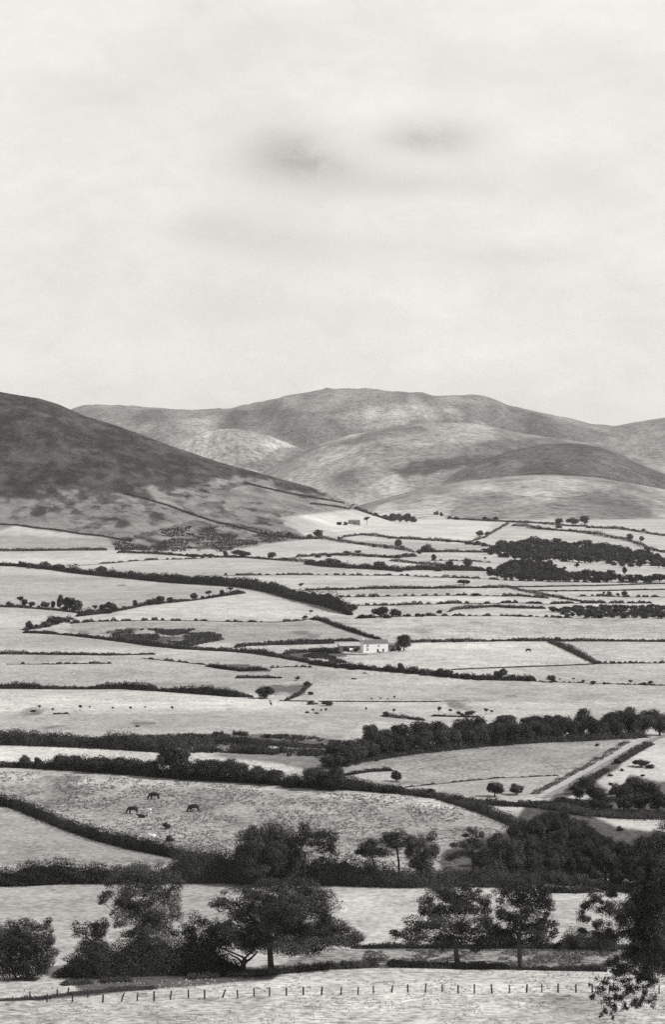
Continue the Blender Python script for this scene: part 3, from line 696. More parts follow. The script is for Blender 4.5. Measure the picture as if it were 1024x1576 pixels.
row('right of the thick dark farm hedge', 'r 849 1050 12 15;s 883 1048.5 6 6;b 897 1049 4 8;w 913 1053 6 10;b 931 1053 5 6;s 971 1054.5 9 8;b 991 1054 6 9;b 1001 1052 6 8;s 862 1049 6 5;b 945 1021 4 8;b 956 1021 3.5 6;b 972 1020 4 9')
row('in the open field at the left', 'w 408 1075 20 27;r 458 1047 7 8;b 473 1056 9 13;b 503.5 1086 9 17;b 478 1084 8 14;s 519 1083 5 6;b 478 1069 6 10;s 123 1094 10 9;s 60.5 1093 9 7;b 50 1095 4 11;s 81 1096 7 6;s 138 1091 5 5;s 173.6 1093 6 6;s 201 1094 8 6;s 224 1091 5 5;s 265 1094 8 7;s 417 1091 12 5;s 482 1097 7 6;s 495 1096.5 6 5;s 502 1097 8 6;b 474 1097 3.5 9;b 488 1098 3 8;b 212 1118 3 8;s 416 1082 5 5', 'lone trees of the open field')
row('in the open field above the tree belt', 's 572 1078 5 5;s 586 1078 5.5 5;s 597.5 1078 4 4;s 607.6 1078 8 5;s 563.7 1097 10 4;s 606 1098 8 8;s 676 1101 15 9;s 694 1099 9 9;b 706.6 1099 6 8;b 723 1099 7 17;s 748.5 1100 11 9;s 757 1099 7 7;r 594 1102 8 9;b 712 1101 5 8;b 545 1045 2.5 10;b 561 1036 2 9', 'lone trees of the open field')

# ------------------------------------------------------------------ the belt and the strips before it
row('in the front of the dark tree belt', 'w 512 1183 24 36;r 530 1179 30 36;r 548 1174 33 41;w 568 1170 36 41;r 590 1166 34 39;r 612 1163 34 36;w 634 1160 36 41;r 656 1157 35 39;r 678 1154 34 36;t 700 1152 34 36;w 722 1150 38 43;r 744 1148 38 39;r 766 1147 38 36;r 788 1145 36 39;r 808 1143.5 32 30;w 832 1141 37 43;r 856 1140 36 36;t 878 1139 38 36;r 897 1138 44 39;r 918 1137 36 39;w 942 1136 38 43;t 968 1134 42 41;r 992 1133 38 36;r 1016 1132 38 36')
row('at the back of the dark tree belt', 'w 520 1166 22 36;r 546 1160 24 31;r 570 1152 40 29;w 590 1148 30 41;r 618 1145 32 39;r 645 1142 34 36;w 668 1138 30 41;r 712 1136 32 36;r 735 1132 30 36;w 778 1128 29 43;r 818 1126 26 36;w 850 1124 27 41;t 900 1120 30 29;r 950 1118 25 36;t 972 1117 29 31;r 1000 1116 25 36')
hedge('dark undergrowth along the foot of the tree belt', [10,12,14,14,14,14,12], [(505,1181),(552,1171),(631,1159),(740,1147.5),(823,1142),(906,1138.5),(990,1134)], wid=5)
hedge('straight dark shelter strip at the left under the open field', [19,20,19,20,20,17], [(0,1144),(28,1146),(90,1148),(147,1150),(210,1154),(252,1157)], wid=4)
hedge('second row of the dark shelter strip at the left', 15, [(0,1138),(28,1140),(90,1141.5),(147,1143),(210,1146),(290,1149)], wid=4)
hedge('ragged continuation of the shelter strip towards the tree belt', [17,13,12,11,11,10,10,9], [(246,1157),(290,1155),(346,1157),(400,1159),(440,1160),(480,1161),(506,1161),(525,1163)], gaps=.32, wid=4)
hedge('broken back row of the shelter strip near the tree belt', [13,13,10,8,8], [(275,1145),(321,1141),(397,1144),(460,1149),(530,1150)], gaps=.42, wid=4)
hedge('low scattered bushes behind the shelter strip', 6, [(325,1132),(360,1131),(420,1134),(446,1136)], gaps=.5)
hedge('dark hedge along the far edge of the cattle pasture', [13,12,16,20,21,21,20,20,19,18,18,16,14], [(0,1178),(28,1180),(96,1184),(147,1187.5),(210,1192),(280,1198),(321,1200),(400,1204),(460,1210),(512,1215),(541,1214),(582,1218),(631,1221)], wid=3)
hedge('dark hedge bending down along the right side of the cattle pasture', [13,14,16,18,18], [(625,1221),(678,1228),(719,1241),(746,1250),(812,1278)], wid=3)
row('on the far hedge of the cattle pasture', 'r 38 1181 20 18;t 57 1182 18 13;r 95 1184 25 27;r 114 1185.5 24 29;w 150 1188.5 27 41;r 180 1190.5 26 33;r 206 1192.5 27 31;r 232 1194.5 26 31;t 267 1198 60 57;r 298 1200 32 39;w 322 1201 34 41;w 346 1202.5 40 41;r 371 1204 32 36;r 396 1206 28 36;r 421 1208 27 33;b 448 1211 24 36;w 488 1214 38 44;w 514 1216 38 41;b 545 1215 14 26;b 600 1220 14 23;b 660 1226 15 26')
hedge('dark hedge along the foot of the sloping field, meeting the lower end of the track', 13, [(690,1233),(740,1237),(780,1239),(830,1241),(862,1240)], wid=3)
hedge('hedge spur inside the sloping field right of the pasture', [4,7,7,6], [(524,1195),(545,1191),(570,1187.5),(604,1186)])
hedge('thin dark line crossing the sloping field beside the track', 1.8, [(560,1213),(618,1212),(664,1207),(724,1201),(768,1197),(860,1193)], 'd', wid=.8)
row('in the sloping field beside the track', 'w 611 1202 18 18;r 762 1226 24 27;r 795 1223 18 23;b 919 1148 5 9;b 580 1171 4 8')
hedge('low dark hedge along the left side of the track', [7,7,6,6,6,5], [(822,1222),(843,1211),(866,1199),(895,1184),(934,1162),(968,1141)], 'd', wid=1.4)
hedge('broken bushy hedge along the right side of the track', [10,11,11,9,8,7], [(858,1232),(892,1211),(914,1197.5),(940,1182),(972,1162),(1003,1145)], wid=2, gaps=.36)
row('in the scrub right of the track', 'w 903 1222 27 30;r 915 1232 24 28;r 893 1230 20 24;b 930 1236 18 24;b 945 1222 14 18;w 958 1232 30 34;w 978 1228 34 38;r 1002 1236 34 36;w 985 1248 32 40;r 960 1250 28 34;r 1015 1252 34 36;b 932 1246 18 26;b 915 1246 18 26;b 900 1244 17 24;b 880 1240 14 24;b 865 1236 12 22;b 940 1194 5 10;b 958 1186 5 9;b 990 1194 4 8;b 888 1232 5 10;b 940 1208 5 8;w 987 1180 12 26;b 955 1278 9 11;b 1000 1182 8 16')
hedge('low dark undergrowth in the scrub right of the track', 12, [(830,1240),(870,1246),(900,1252),(960,1257),(1030,1258)], wid=6)

# the big wood on the right
nw = wood('dark tree among many in the large wood at the right beyond the big trees', 'trees of the large right wood',
     [(808,1288),(835,1277),(880,1286),(915,1304),(950,1322),(1000,1332),(1035,1335),(1035,1376),(940,1366),(905,1358),(860,1358),(760,1352),(735,1348),(760,1330),(792,1318)], 19, 9, 44, 34, 'rwrt', 500, 95)
hedge('dark undergrowth along the lower edge of the large right wood', [18,20,20,16,12,12,20], [(735,1362),(780,1360),(837,1356),(870,1360),(912,1361),(950,1368),(1030,1376)], wid=5)
hedge('short dark hedge below the large right wood', [9,11,11,8], [(838,1372),(865,1373),(890,1373),(918,1371)], wid=2)

# ------------------------------------------------------------------ near field hedges
hedge('thick dark hedge slanting down the left side of the cattle pasture', [17,17,17,17,18,19,19,20,20], [(0,1230),(28,1242),(65,1258),(125,1282),(150,1290.5),(200,1303),(270,1318),(335,1330),(400,1340)], wid=3.2)
hedge('thick high hedge across the left, in front of the slanting hedge', [30,32,36,36,34,36,38], [(0,1362),(28,1362),(93,1358.5),(130,1358),(166,1357.5),(200,1357),(252,1357)], wid=3.2)
hedge('thick high hedge behind the big foreground trees', [40,44,42,40,34,30,32,28,30,34,40], [(248,1357),(300,1357),(345,1357),(450,1359),(530,1361),(564,1362.5),(600,1364),(630,1364.5),(672,1362.5),(741,1363),(790,1362)], wid=3.4)
hedge('thin low hedge behind the right-hand big trees', [5,7,8,8,8,9,9,12], [(540,1458),(570,1458),(600,1457.5),(700,1458),(760,1458),(845,1458),(930,1459),(1030,1461)], wid=1.6)
hedge('tall bushy hedge between the last big tree and the right edge', [14,26,24,28], [(856,1459),(880,1459),(915,1460),(950,1461)], wid=3)
hedge('ragged low hedge along the top of the foreground field', [12,14,15,14,12,14,14,15,15,15,12,9,9,11], [(375,1503),(437,1497),(500,1491),(540,1489.5),(564,1488),(609,1487),(662,1488.5),(700,1489.5),(715,1490),(754,1490),(800,1491),(845,1492),(890,1493),(935,1494)], gaps=.1, wid=1.4)
hedge('dense dark hedge under the left foreground trees', [52,58,64,70,76,74,66,50,34], [(100,1500),(130,1503),(165,1502),(205,1500),(245,1498),(290,1496),(320,1496),(345,1496),(365,1497)], wid=4.0)
hedge('low dark bushes in front of the left foreground trees', [8,9,10,10,9,9,8], [(95,1516),(150,1512),(200,1509),(250,1507),(300,1505),(350,1502),(420,1498)], gaps=.25, wid=1.6)
hedge('low dark weedy line behind the post fence at the left', [5,6,7,6,6], [(0,1541),(60,1537),(105,1531),(150,1526),(240,1521)], gaps=.2, wid=1.2)

# ------------------------------------------------------------------ trees on the hedge behind
Yh = at(600, 1363)[1]
big_tree('pine_tree', 'small flat-crowned pine leaning left on the high hedge', Yh, [(578,1352,1.6),(577,1335,1.4),(573,1318,1.2)],
   [(560,1308,13.4,8.4),(573,1301,15.9,9.8),(586,1308,13.4,9.8),(574,1312,22.0,7.0),(556,1304,8.5,5.6), (575,1336,15,9)], 1.6)
big_tree('pine_tree', 'flat-topped pine with a bare stem on the high hedge', Yh+1.5, [(615,1352,1.9),(614,1325,1.6),(611,1305,1.3)],
   [(600,1294,15.9,8.4),(613,1288,15.9,8.4),(626,1293,11.0,9.8),(596,1288,9.8,7.0),(609,1299,15.9,5.6)], 1.6)
big_tree('pine_tree', 'fan-shaped pine widening upwards beside the flat-topped pine', Yh+1, [(649,1354,2.2),(649,1335,2),(650,1318,1.6)],
   [(636,1294,17.1,11.2),(654,1290,17.1,11.2),(668,1300,13.4,12.6),(644,1308,19.5,12.6),(655,1316,18.3,11.2),(648,1326,12.2,11.2),(630,1299,9.8,9.8), (652,1338,17,10), (640,1330,11,9)], 1.6)
big_tree('pine_tree', 'pointed open pine with level tiers of branches on the high hedge', Yh+2, [(728,1354,2.2),(728,1325,1.8),(727,1300,1.2),(728,1278,.6)],
   [(728,1277,6.1,7.0),(723,1286,11.0,5.6),(735,1288,11.0,7.0),(726,1297,15.9,7.0),(738,1301,13.4,5.6),(716,1304,14.6,5.6),(742,1309,13.4,5.6),(704,1299,14.6,3.6),(712,1313,19.5,4.2),(700,1316,12.2,3.6),(735,1318,19.5,5.6),(747,1311,7.3,5.6),(696,1322,9.8,3.5)], 1.5, dens=1.1)
big_tree('broadleaf_tree', 'light-textured rounded tree right of the pointed pine', Yh+2, [(778,1354,2.6),(778,1335,2.2),(779,1318,1.8)],
   [(765,1316,13,12),(782,1305,17,13),(797,1312,14,14),(775,1328,20,12),(795,1332,18,14),(760,1332,10,10),(785,1296,13,8)], 1.6, pale=True)
big_tree('broadleaf_tree', 'large dark round tree rising behind the main foreground tree', Yh+2, [(410,1356,4.5),(409,1330,4),(408,1310,3)],
   [(388,1300,22,17),(410,1288,27,14),(435,1295,24,17),(378,1318,18,16),(405,1315,34,20),(440,1320,24,18),(398,1338,34,16),(436,1342,24,14),(392,1279,18,9),(372,1334,14,12)], 1.9)
big_tree('broadleaf_tree', 'dark round tree with sky gaps right of the largest back tree', Yh+1, [(470,1357,2.6),(469,1335,2.3),(470,1312,1.8)],
   [(470,1288,17,13),(488,1280,16,9),(503,1288,16,11),(514,1297,13,10),(462,1300,13,10),(497,1303,14,9),(512,1308,10,7),(455,1316,10,10),(505,1330,17,9),(485,1338,14,10)], 1.8, lo=.6)

# ------------------------------------------------------------------ the big foreground trees
Y1 = at(417, 1496)[1]; Y2 = at(703, 1489)[1]; Y3 = at(801, 1491)[1]; Y0 = at(225, 1499)[1]
G_BIG = 'big trees along the foreground hedge'
big_tree('broadleaf_tree', 'largest foreground tree, spreading dark crown on one thick trunk', Y1+.6,
   [(417,1499,6),(417,1485,5),(416,1468,4.6),(414,1445,4.2),(413,1425,3.4)],
   [(352,1385,17,11),(338,1393,14,11),(372,1371,18,9),(396,1374,20,12),(420,1366,24,12),(448,1368,24,13),(474,1376,24,14),(496,1388,20,14),(506,1402,14,14),(385,1392,20,13),(412,1390,28,16),(446,1392,28,16),(478,1400,26,15),(497,1414,19,13),
    (362,1412,18,10),(388,1412,26,13),(420,1414,30,15),(456,1417,30,14),(488,1426,26,13),(374,1432,30,13),(410,1436,32,13),(450,1436,32,13),(488,1438,30,12),(515,1432,24,12),(535,1440,20,11),(548,1447,13,8),(400,1453,30,11),(440,1454,32,11),(480,1452,30,10),(515,1451,28,9),(370,1452,22,12)], 2.0, dens=.95, group=G_BIG,
   stems=[[(413,1430,3),(385,1408,2),(362,1390,1.4),(345,1386,.8)]])
big_tree('broadleaf_tree', 'forked small tree with pale V-shaped limbs beside the largest foreground tree', Y1+.2,
   [(373,1500,5.5),(374,1488,4.5),(377,1474,3.4)],
   [(344,1440,20,14),(322,1445,17,14),(300,1438,15,15),(306,1418,14,10),(290,1430,13,10),(326,1427,15,10),(350,1425,15,9),(372,1446,18,12),(392,1450,15,10),(340,1458,20,10),(310,1460,18,12)], 2.0, group=G_BIG,
   stems=[[(376,1484,2.6),(366,1474,1.8),(354,1468,1)],[(376,1482,2.4),(388,1473,1.6),(397,1464,1)]])
big_tree('broadleaf_tree', 'airy lighter-leaved foreground tree at the left', Y0+1.5,
   [(225,1500,5),(224,1470,4),(222,1440,3.4),(221,1410,2.6)],
   [(196,1345,20,13),(222,1338,22,12),(248,1344,20,13),(266,1358,15,12),(172,1362,17,11),(160,1378,12,8),(158,1386,9,6),(200,1366,24,14),(232,1366,26,14),(258,1378,20,12),(272,1390,13,12),(182,1386,18,9),(210,1392,26,13),(242,1394,24,12),(266,1406,16,10),(196,1412,20,12),(226,1416,26,13),(254,1420,20,11),(204,1434,18,9),(232,1438,24,12),(262,1436,16,9),(184,1424,10,6),(214,1452,16,8),(176,1403,9,5)], 1.9, pale=True, dens=.8, group=G_BIG, lo=.5)
big_tree('broadleaf_tree', 'small round-topped foreground tree standing left of the airy tree', Y0+.5,
   [(140,1504,3.4),(140,1475,2.8),(140,1450,2)],
   [(126,1428,12,9),(142,1427,15,9),(158,1426,12,10),(132,1440,15,9),(152,1440,15,10),(142,1452,18,9),(126,1462,16,10),(152,1466,22,12),(120,1478,18,12)], 1.9, group=G_BIG)
big_tree('broadleaf_tree', 'dark bushy foreground tree cut by the left edge', at(40, 1508)[1],
   [(42,1509,4.4),(42,1480,3.6),(44,1450,2.6)],
   [(72,1420,12,8),(50,1428,18,11),(28,1430,18,14),(8,1436,20,16),(64,1440,18,12),(76,1452,10,9),(40,1450,26,14),(10,1460,24,18),(60,1464,24,13),(76,1472,12,10),(36,1476,28,14),(62,1486,22,11),(24,1492,24,12),(50,1498,18,8),(-8,1480,22,20)], 2.0, group=G_BIG)
big_tree('broadleaf_tree', 'triangular dark foreground tree sweeping low to the left', Y2+.6,
   [(706,1490,5),(704,1478,4.2),(702,1462,3.6),(698,1440,3)],
   [(674,1370,18,10),(700,1368,22,11),(726,1370,18,11),(660,1384,14,10),(690,1386,24,12),(722,1388,22,12),(742,1384,13,9),(652,1402,16,11),(684,1406,22,11),(716,1408,24,12),(742,1406,16,11),(638,1422,18,10),(668,1426,24,11),(704,1428,26,12),(738,1428,22,11),(618,1440,14,8),(646,1442,24,10),(684,1446,28,10),(722,1446,28,11),(752,1444,20,11),(610,1434,8,5)], 2.0, dens=1.15, group=G_BIG)
big_tree('broadleaf_tree', 'upright oval foreground tree with a straight clear trunk', Y3+.6,
   [(803,1493,4.8),(801,1480,4),(800,1462,3.6),(799,1438,3)],
   [(788,1366,20,11),(812,1364,22,12),(834,1372,18,11),(774,1380,13,10),(772,1402,11,8),(800,1382,22,12),(828,1388,20,11),(846,1394,11,10),(812,1400,20,10),(846,1408,10,7),(788,1410,20,11),(780,1430,22,12),(806,1424,24,12),(836,1420,18,9),(850,1422,10,6),(826,1436,22,10),(850,1434,10,6),(794,1446,24,10),(826,1448,22,9),(770,1444,16,10),(758,1430,12,9)], 2.0, dens=1.15, group=G_BIG)
Yr = 205.0
big_tree('broadleaf_tree', 'tall near tree at the right edge with low drooping sprays', Yr,
   [(1062,1700,9),(1058,1560,8),(1050,1470,7),(1038,1400,5.5),(1024,1350,4)],
   [(990,1300,14,14),(1004,1318,18,16),(1020,1290,18,18),(978,1330,10,8),(996,1345,20,16),(972,1362,18,11),(944,1372,18,9),(920,1380,15,8),(1020,1360,20,22),(956,1392,20,11),(930,1396,16,9),(908,1392,12,8),(898,1402,9,7),(982,1390,22,16),(902,1416,11,9),(926,1420,14,9),(958,1416,22,11),(990,1420,24,16),(896,1432,10,6),(916,1438,14,8),(948,1440,22,10),(984,1448,24,15),(1018,1420,22,26),(938,1458,18,10),(970,1470,24,13),(1000,1476,22,16),(938,1478,15,10),(964,1490,17,10),(990,1500,12,12),(950,1498,10,7),(1024,1470,20,26),
    (1006,1325,20,26),(992,1400,20,30),(1010,1450,24,32),(980,1445,16,18),(962,1494,16,10),(988,1490,16,14),(1018,1365,22,28),(955,1430,12,8),
    (930,1508,11,6),(918,1520,11,7),(914,1532,7,5),(944,1520,10,6),(960,1510,12,7),(974,1522,12,7),(936,1538,11,7),(956,1536,12,8),(974,1540,10,7),(992,1528,10,9),(930,1552,6,6),(944,1554,6,8),(960,1550,7,6),(986,1548,8,6),(1002,1510,10,10),(926,1562,3.5,4),(943,1564,3,4),(1004,1540,9,9)], 2.1, dens=1.15, group=G_BIG, lo=.3, deep=.4)

# ------------------------------------------------------------------ post fence
def fence():
    data = [(46,1538,13,0),(72,1542,13,1),(88,1534,12,0),(104,1532,13,2),(111,1542,11,1),(135,1535,13,0),(158,1542,12,1),(186,1541,14,6),(211,1540,13,1),(237,1540,15,0),(262,1538,14,2),(290,1536,14,0),(315,1537,15,0),(342,1535,13,6),(366,1536,13,-1),(391,1533,13,0),(415,1533,14,0),(441,1532,13,0),(467,1531,13,0),(495,1531,13,1),(525,1530,12,1),(551,1530,12,1),(575,1528,12,0),(603,1527,11,2),(628,1527,13,0),(655,1527,14,1),(681,1526,12,0),(705.5,1528,13,0),(730.5,1528,14,0),(757.5,1528,14,-1),(784.5,1528,13,0),(811,1527,13,1),(834.5,1527,13,0),(859.5,1527,14,0),(887,1527,13,0),(912,1527,13,0),(938,1528,13,1),(965,1528,13,0),(990,1529,13,0),(1015,1529,13,0)]
    p0 = at(500, 1531)
    e = link('post_fence', None, p0); tag(e, 'line of thin dark wooden posts across the pale foreground field', 'fence')
    tops = []
    for x, y, h, lean in data:
        X, Y, Z = at(x, y); m = Y/F; g = Geo()
        H = h*m; r = .12*float(rng.uniform(.85, 1.2))
        dxl = lean*m*.9; tube(g, [(0, 0, -.35), (dxl*.5, .02, H*.5), (dxl, .03, H-.03), (dxl*1.0, .03, H)], [r, r*.97, r*.92, r*.5], 0, 7)
        link('post', g.mesh('post', [M_POST], True), (X-p0[0], Y-p0[1], Z-p0[2]), e)
        tops.append((X-p0[0]+dxl*.8, Y-p0[1]-r, Z-p0[2]+H, H))
    main = [t for (d, t) in zip(data, tops) if d[0] not in (88, 104, 46, 135)]
    for k in (.9, .55, .25):
        g = Geo(); pts = []
        for a in main: pts.append((a[0], a[1], a[2]-a[3]*(1-k)))
        tube(g, pts, [.006]*len(pts), 0, 4); link('wire', g.mesh('wire', [M_WIRE]), (0, 0, 0), e)
fence()
def hedge_posts():
    k = 0
    pts = [(397,1496,11,0),(406,1496,9,1),(437,1494,12,0),(448,1493,10,0),(475,1489,9,0),(690,1487,11,0),(714,1488,11,1),(725,1488,10,-1),(733,1488,11,0),(742,1489,10,0),(748,1489,9,1)]
    for x, y, h, lean in pts:
        X, Y, Z = at(x, y+3); m = Y/F; g = Geo(); H = h*m*1.1; r = .075
        tube(g, [(0, 0, -.3), (lean*.1, 0, H*.6), (lean*.15, 0, H-.03), (lean*.15, 0, H)], [r, r, r*.9, r*.5], 0, 6)
        k += 1
        o = link('fence_post', g.mesh('fence_post', [M_POST], True), (X, Y, Z))
        grp = 'beside the largest foreground tree' if x < 500 else 'between the two right-hand big trees'
        tag(o, '%s old post from the left %s' % (ORD[(k if x < 500 else k-5)-1], grp), 'post', 'old posts in the foreground hedge')
hedge_posts()

# ------------------------------------------------------------------ track
def strip(name, left, right, off, m, rows_=70):
    L = np.array([at(*p) for p in left]); R = np.array([at(*p) for p in right])
    tl = np.linspace(0, 1, len(L)); t = np.linspace(0, 1, rows_)
    a = np.stack([np.interp(t, tl, L[:, i]) for i in (0, 1)], 1); b = np.stack([np.interp(t, tl, R[:, i]) for i in (0, 1)], 1)
    V = []; nc = 7
    for j in range(nc):
        q = a+(b-a)*j/(nc-1); z = zground(q[:, 0], q[:, 1])+off; V.append(np.stack([q[:, 0], q[:, 1], z], 1))
    V = np.stack(V, 1); idx = np.arange(rows_*nc).reshape(rows_, nc)
    f = np.stack([idx[:-1, :-1], idx[:-1, 1:], idx[1:, 1:], idx[1:, :-1]], -1).reshape(-1, 4)
    g = Geo(); g.add(V.reshape(-1, 3), f)
    structure(link(name, g.mesh(name, [m], True)))
M_TRACK = mat_plain('dusty_track', .37, .95, .14, .5)
M_VERGE = mat_plain('dry_verge', .22, .95, .35, .6)
TL = [(824,1228),(842,1219),(868,1204),(897,1187),(922,1173),(947,1158.5),(980,1141),(1008,1131.5),(1045,1119)]
TR = [(833,1228),(849,1219),(876,1205.5),(904,1189),(928,1175.5),(952,1162),(983,1145),(1010,1134.5),(1047,1122)]
TV = [(844,1228),(861,1219),(889,1206),(915,1190.5),(938,1177),(961,1164),(990,1148),(1014,1137.5),(1050,1125)]
strip('track', TL, TR, .12, M_TRACK); strip('verge', TR, TV, .10, M_VERGE)

# ------------------------------------------------------------------ farm
M_WHITE = mat_plain('whitewash', .82, .8, .06, 1.5); M_SLATE = mat_plain('slate', .15, .7, .25, 1.2)
M_STONE = mat_plain('rubble_stone', .16, .9, .3, 1.0); M_DARK = mat_plain('dark_opening', .02, .6, .2, 1.0)
M_GREY = mat_plain('pale_sheet_roof', .42, .6, .15, .6)
def gable_walls(L, D, H, R, t=0):
    g = Geo()
    x, d = L/2, D
    v = [(-x,0,-.4),(x,0,-.4),(x,d,-.4),(-x,d,-.4),(-x,0,H),(x,0,H),(x,d,H),(-x,d,H),(-x,d/2,H+R),(x,d/2,H+R)]
    g.add(v, [(0,1,5,4),(1,2,6,5),(2,3,7,6),(3,0,4,7),(4,8,8,7),(5,6,9,9),(0,3,2,1)])
    return g
def gable_roof(L, D, H, R, ov=.25, th=.16):
    g = Geo(); x = L/2+ov; d = D
    sl = R/(d/2)
    for s in (0, 1):
        y0 = -ov if s == 0 else d+ov; z0 = H-ov*sl
        a = [(-x,y0,z0),(x,y0,z0),(x,d/2,H+R),(-x,d/2,H+R)]
        v = [(p[0],p[1],p[2]+.03) for p in a]+[(p[0],p[1],p[2]+.03+th) for p in a]
        g.add(v, [(0,3,2,1),(4,5,6,7),(0,1,5,4),(1,2,6,5),(2,3,7,6),(3,0,4,7)])
    return g
def building(name, label, cat, xl, xr, yb, hw, R, D, yaw, wm, rm, openings=(), chimneys=()):
    """front wall from pixel column xl to xr, foot at row yb, hw = eaves height in photo pixels; openings (name, fraction along, sill px, w px, h px)"""
    X, Y, Z = at((xl+xr)/2, yb); m = Y/F; a = math.radians(yaw)
    L = (xr-xl)*m/math.cos(a); H = hw*m
    e = link(name, None, (X, Y, Z), None, a); tag(e, label, cat)
    link('wall', gable_walls(L, D, H, R).mesh('wall', [wm]), (0, 0, 0), e)
    r = link('roof', gable_roof(L, D, H, R).mesh('roof', [rm]), (0, 0, 0), e)
    for f in chimneys:
        g = Geo(); box(g, (L*(f-.5), D/2, H+R+.35), (.9, .7, 1.3)); box(g, (L*(f-.5), D/2, H+R+1.05), (1.05, .85, .14)); link('chimney', g.mesh('chimney', [wm]), (0, 0, 0), r)
    for nm, f, sill, w, h in openings:
        w *= m; h *= m; g = Geo(); c = (L*(f-.5), -.02, sill*m+h/2)
        box(g, c, (w, .1, h)); p = link(nm, g.mesh(nm, [M_DARK]), (0, 0, 0), e)
        if nm == 'window':
            g = Geo(); box(g, (c[0], -.09, c[2]-h/2-.08), (w+.3, .2, .12)); link('sill', g.mesh('sill', [M_STONE]), (0, 0, 0), p)
            g = Geo(); box(g, (c[0], -.075, c[2]), (.06, .03, h*.98)); box(g, (c[0], -.079, c[2]), (w*.98, .03, .06)); link('frame', g.mesh('frame', [M_WHITE]), (0, 0, 0), p)
    return e
building('farmhouse', 'long whitewashed farmhouse with grey slate roof in the middle of the valley', 'house', 559.5, 598, 1004, 14.2, 1.6, 6.2, 14, M_WHITE, M_SLATE,
   [('window', .17, 9.6, 2.2, 2.6), ('window', .17, 4.2, 2.2, 2.4), ('door', .58, .2, 2.4, 5.2), ('window', .80, 1.6, 2.8, 4.0), ('window', .62, 10, 1.8, 1.8)], [.05])
building('barn', 'long low dark barn with pale sheet roof beside the white farmhouse', 'barn', 523, 557, 1001.5, 7.6, 1.2, 5, 10, M_STONE, M_GREY,
   [('doorway', .25, .2, 5, 5.4), ('doorway', .55, .2, 5, 5.4), ('doorway', .82, .2, 4, 5)])
building('shed', 'low dark shed between the white farmhouse and the farm tree', 'shed', 599, 615, 1000, 7, .9, 4.5, 12, M_STONE, M_SLATE, [('doorway', .4, .2, 3, 4.4)])
building('outhouse', 'tiny white outhouse in front of the low dark barn', 'shed', 539, 543.6, 1002.8, 3.0, .6, 1.3, 0, M_WHITE, M_WHITE, [('door', .5, .1, 1.4, 2.4)])
building('field_barn', 'small dark stone barn alone in the highest large field', 'barn', 537.5, 554.5, 807.5, 5.4, 2.0, 8, 8, M_STONE, M_STONE, [('doorway', .5, .2, 2.2, 3.4)])
building('ruin', 'tiny low grey field hut beside bushes in the open field', 'hut', 481, 490, 1084, 3.0, .8, 3.5, 10, M_STONE, M_GREY, [('doorway', .3, .1, 1.5, 2.2)])
def wall_run(label, pts, h, m, wid=.5):
    P = [at(*p) for p in pts]; o = P[0]; g = Geo()
    n = len(P)
    for i in range(n-1):
        a, b = np.array(P[i]), np.array(P[i+1]); k = 8
        for j in range(k):
            p = a+(b-a)*j/k; q = a+(b-a)*(j+1)/k; c = (p+q)/2
            d = q-p; L = math.hypot(d[0], d[1]); t = np.array([-d[1], d[0]])/max(L, 1e-6)*wid/2
            H = h*c[1]/F*float(rng.uniform(.85, 1.1)); z0 = float(zground(p[0], p[1]))-.3; z1 = float(zground(q[0], q[1]))-.3
            v = [(p[0]-t[0],p[1]-t[1],z0),(q[0]-t[0],q[1]-t[1],z1),(q[0]+t[0],q[1]+t[1],z1),(p[0]+t[0],p[1]+t[1],z0)]
            v = [np.array(w)-np.array(o) for w in v]; V = v+[w+np.array((0, 0, H+.3)) for w in v]
            g.add(V, [(0,3,2,1),(4,5,6,7),(0,1,5,4),(1,2,6,5),(2,3,7,6),(3,0,4,7)])
    tag(link('stone_wall', g.mesh('stone_wall', [m]), o), label, 'wall')
M_FLAG = mat_plain('pale_wall_stone', .3, .9, .3, .8)
wall_run('low grey wall curving along the lane in front of the white farmhouse', [(526,1007),(545,1008),(565,1008),(590,1006),(612,1003.6),(627,1002.4)], 2.2, M_FLAG)
def trough():
    X, Y, Z = at(531.5, 1006); g = Geo()
    L, W, H = 2.3, .9, .75
    box(g, (0, -W/2, H/2), (L, .1, H)); box(g, (0, W/2, H/2), (L, .1, H)); box(g, (-L/2+.05, 0, H/2+.002), (.1, W-.1, H)); box(g, (L/2-.05, 0, H/2+.002), (.1, W-.1, H)); box(g, (0, 0, .12), (L-.2, W-.1, .1))
    tag(link('trough', g.mesh('trough', [M_WHITE]), (X, Y, Z)), 'small white trough at the left end of the farm lane wall', 'trough')
trough()

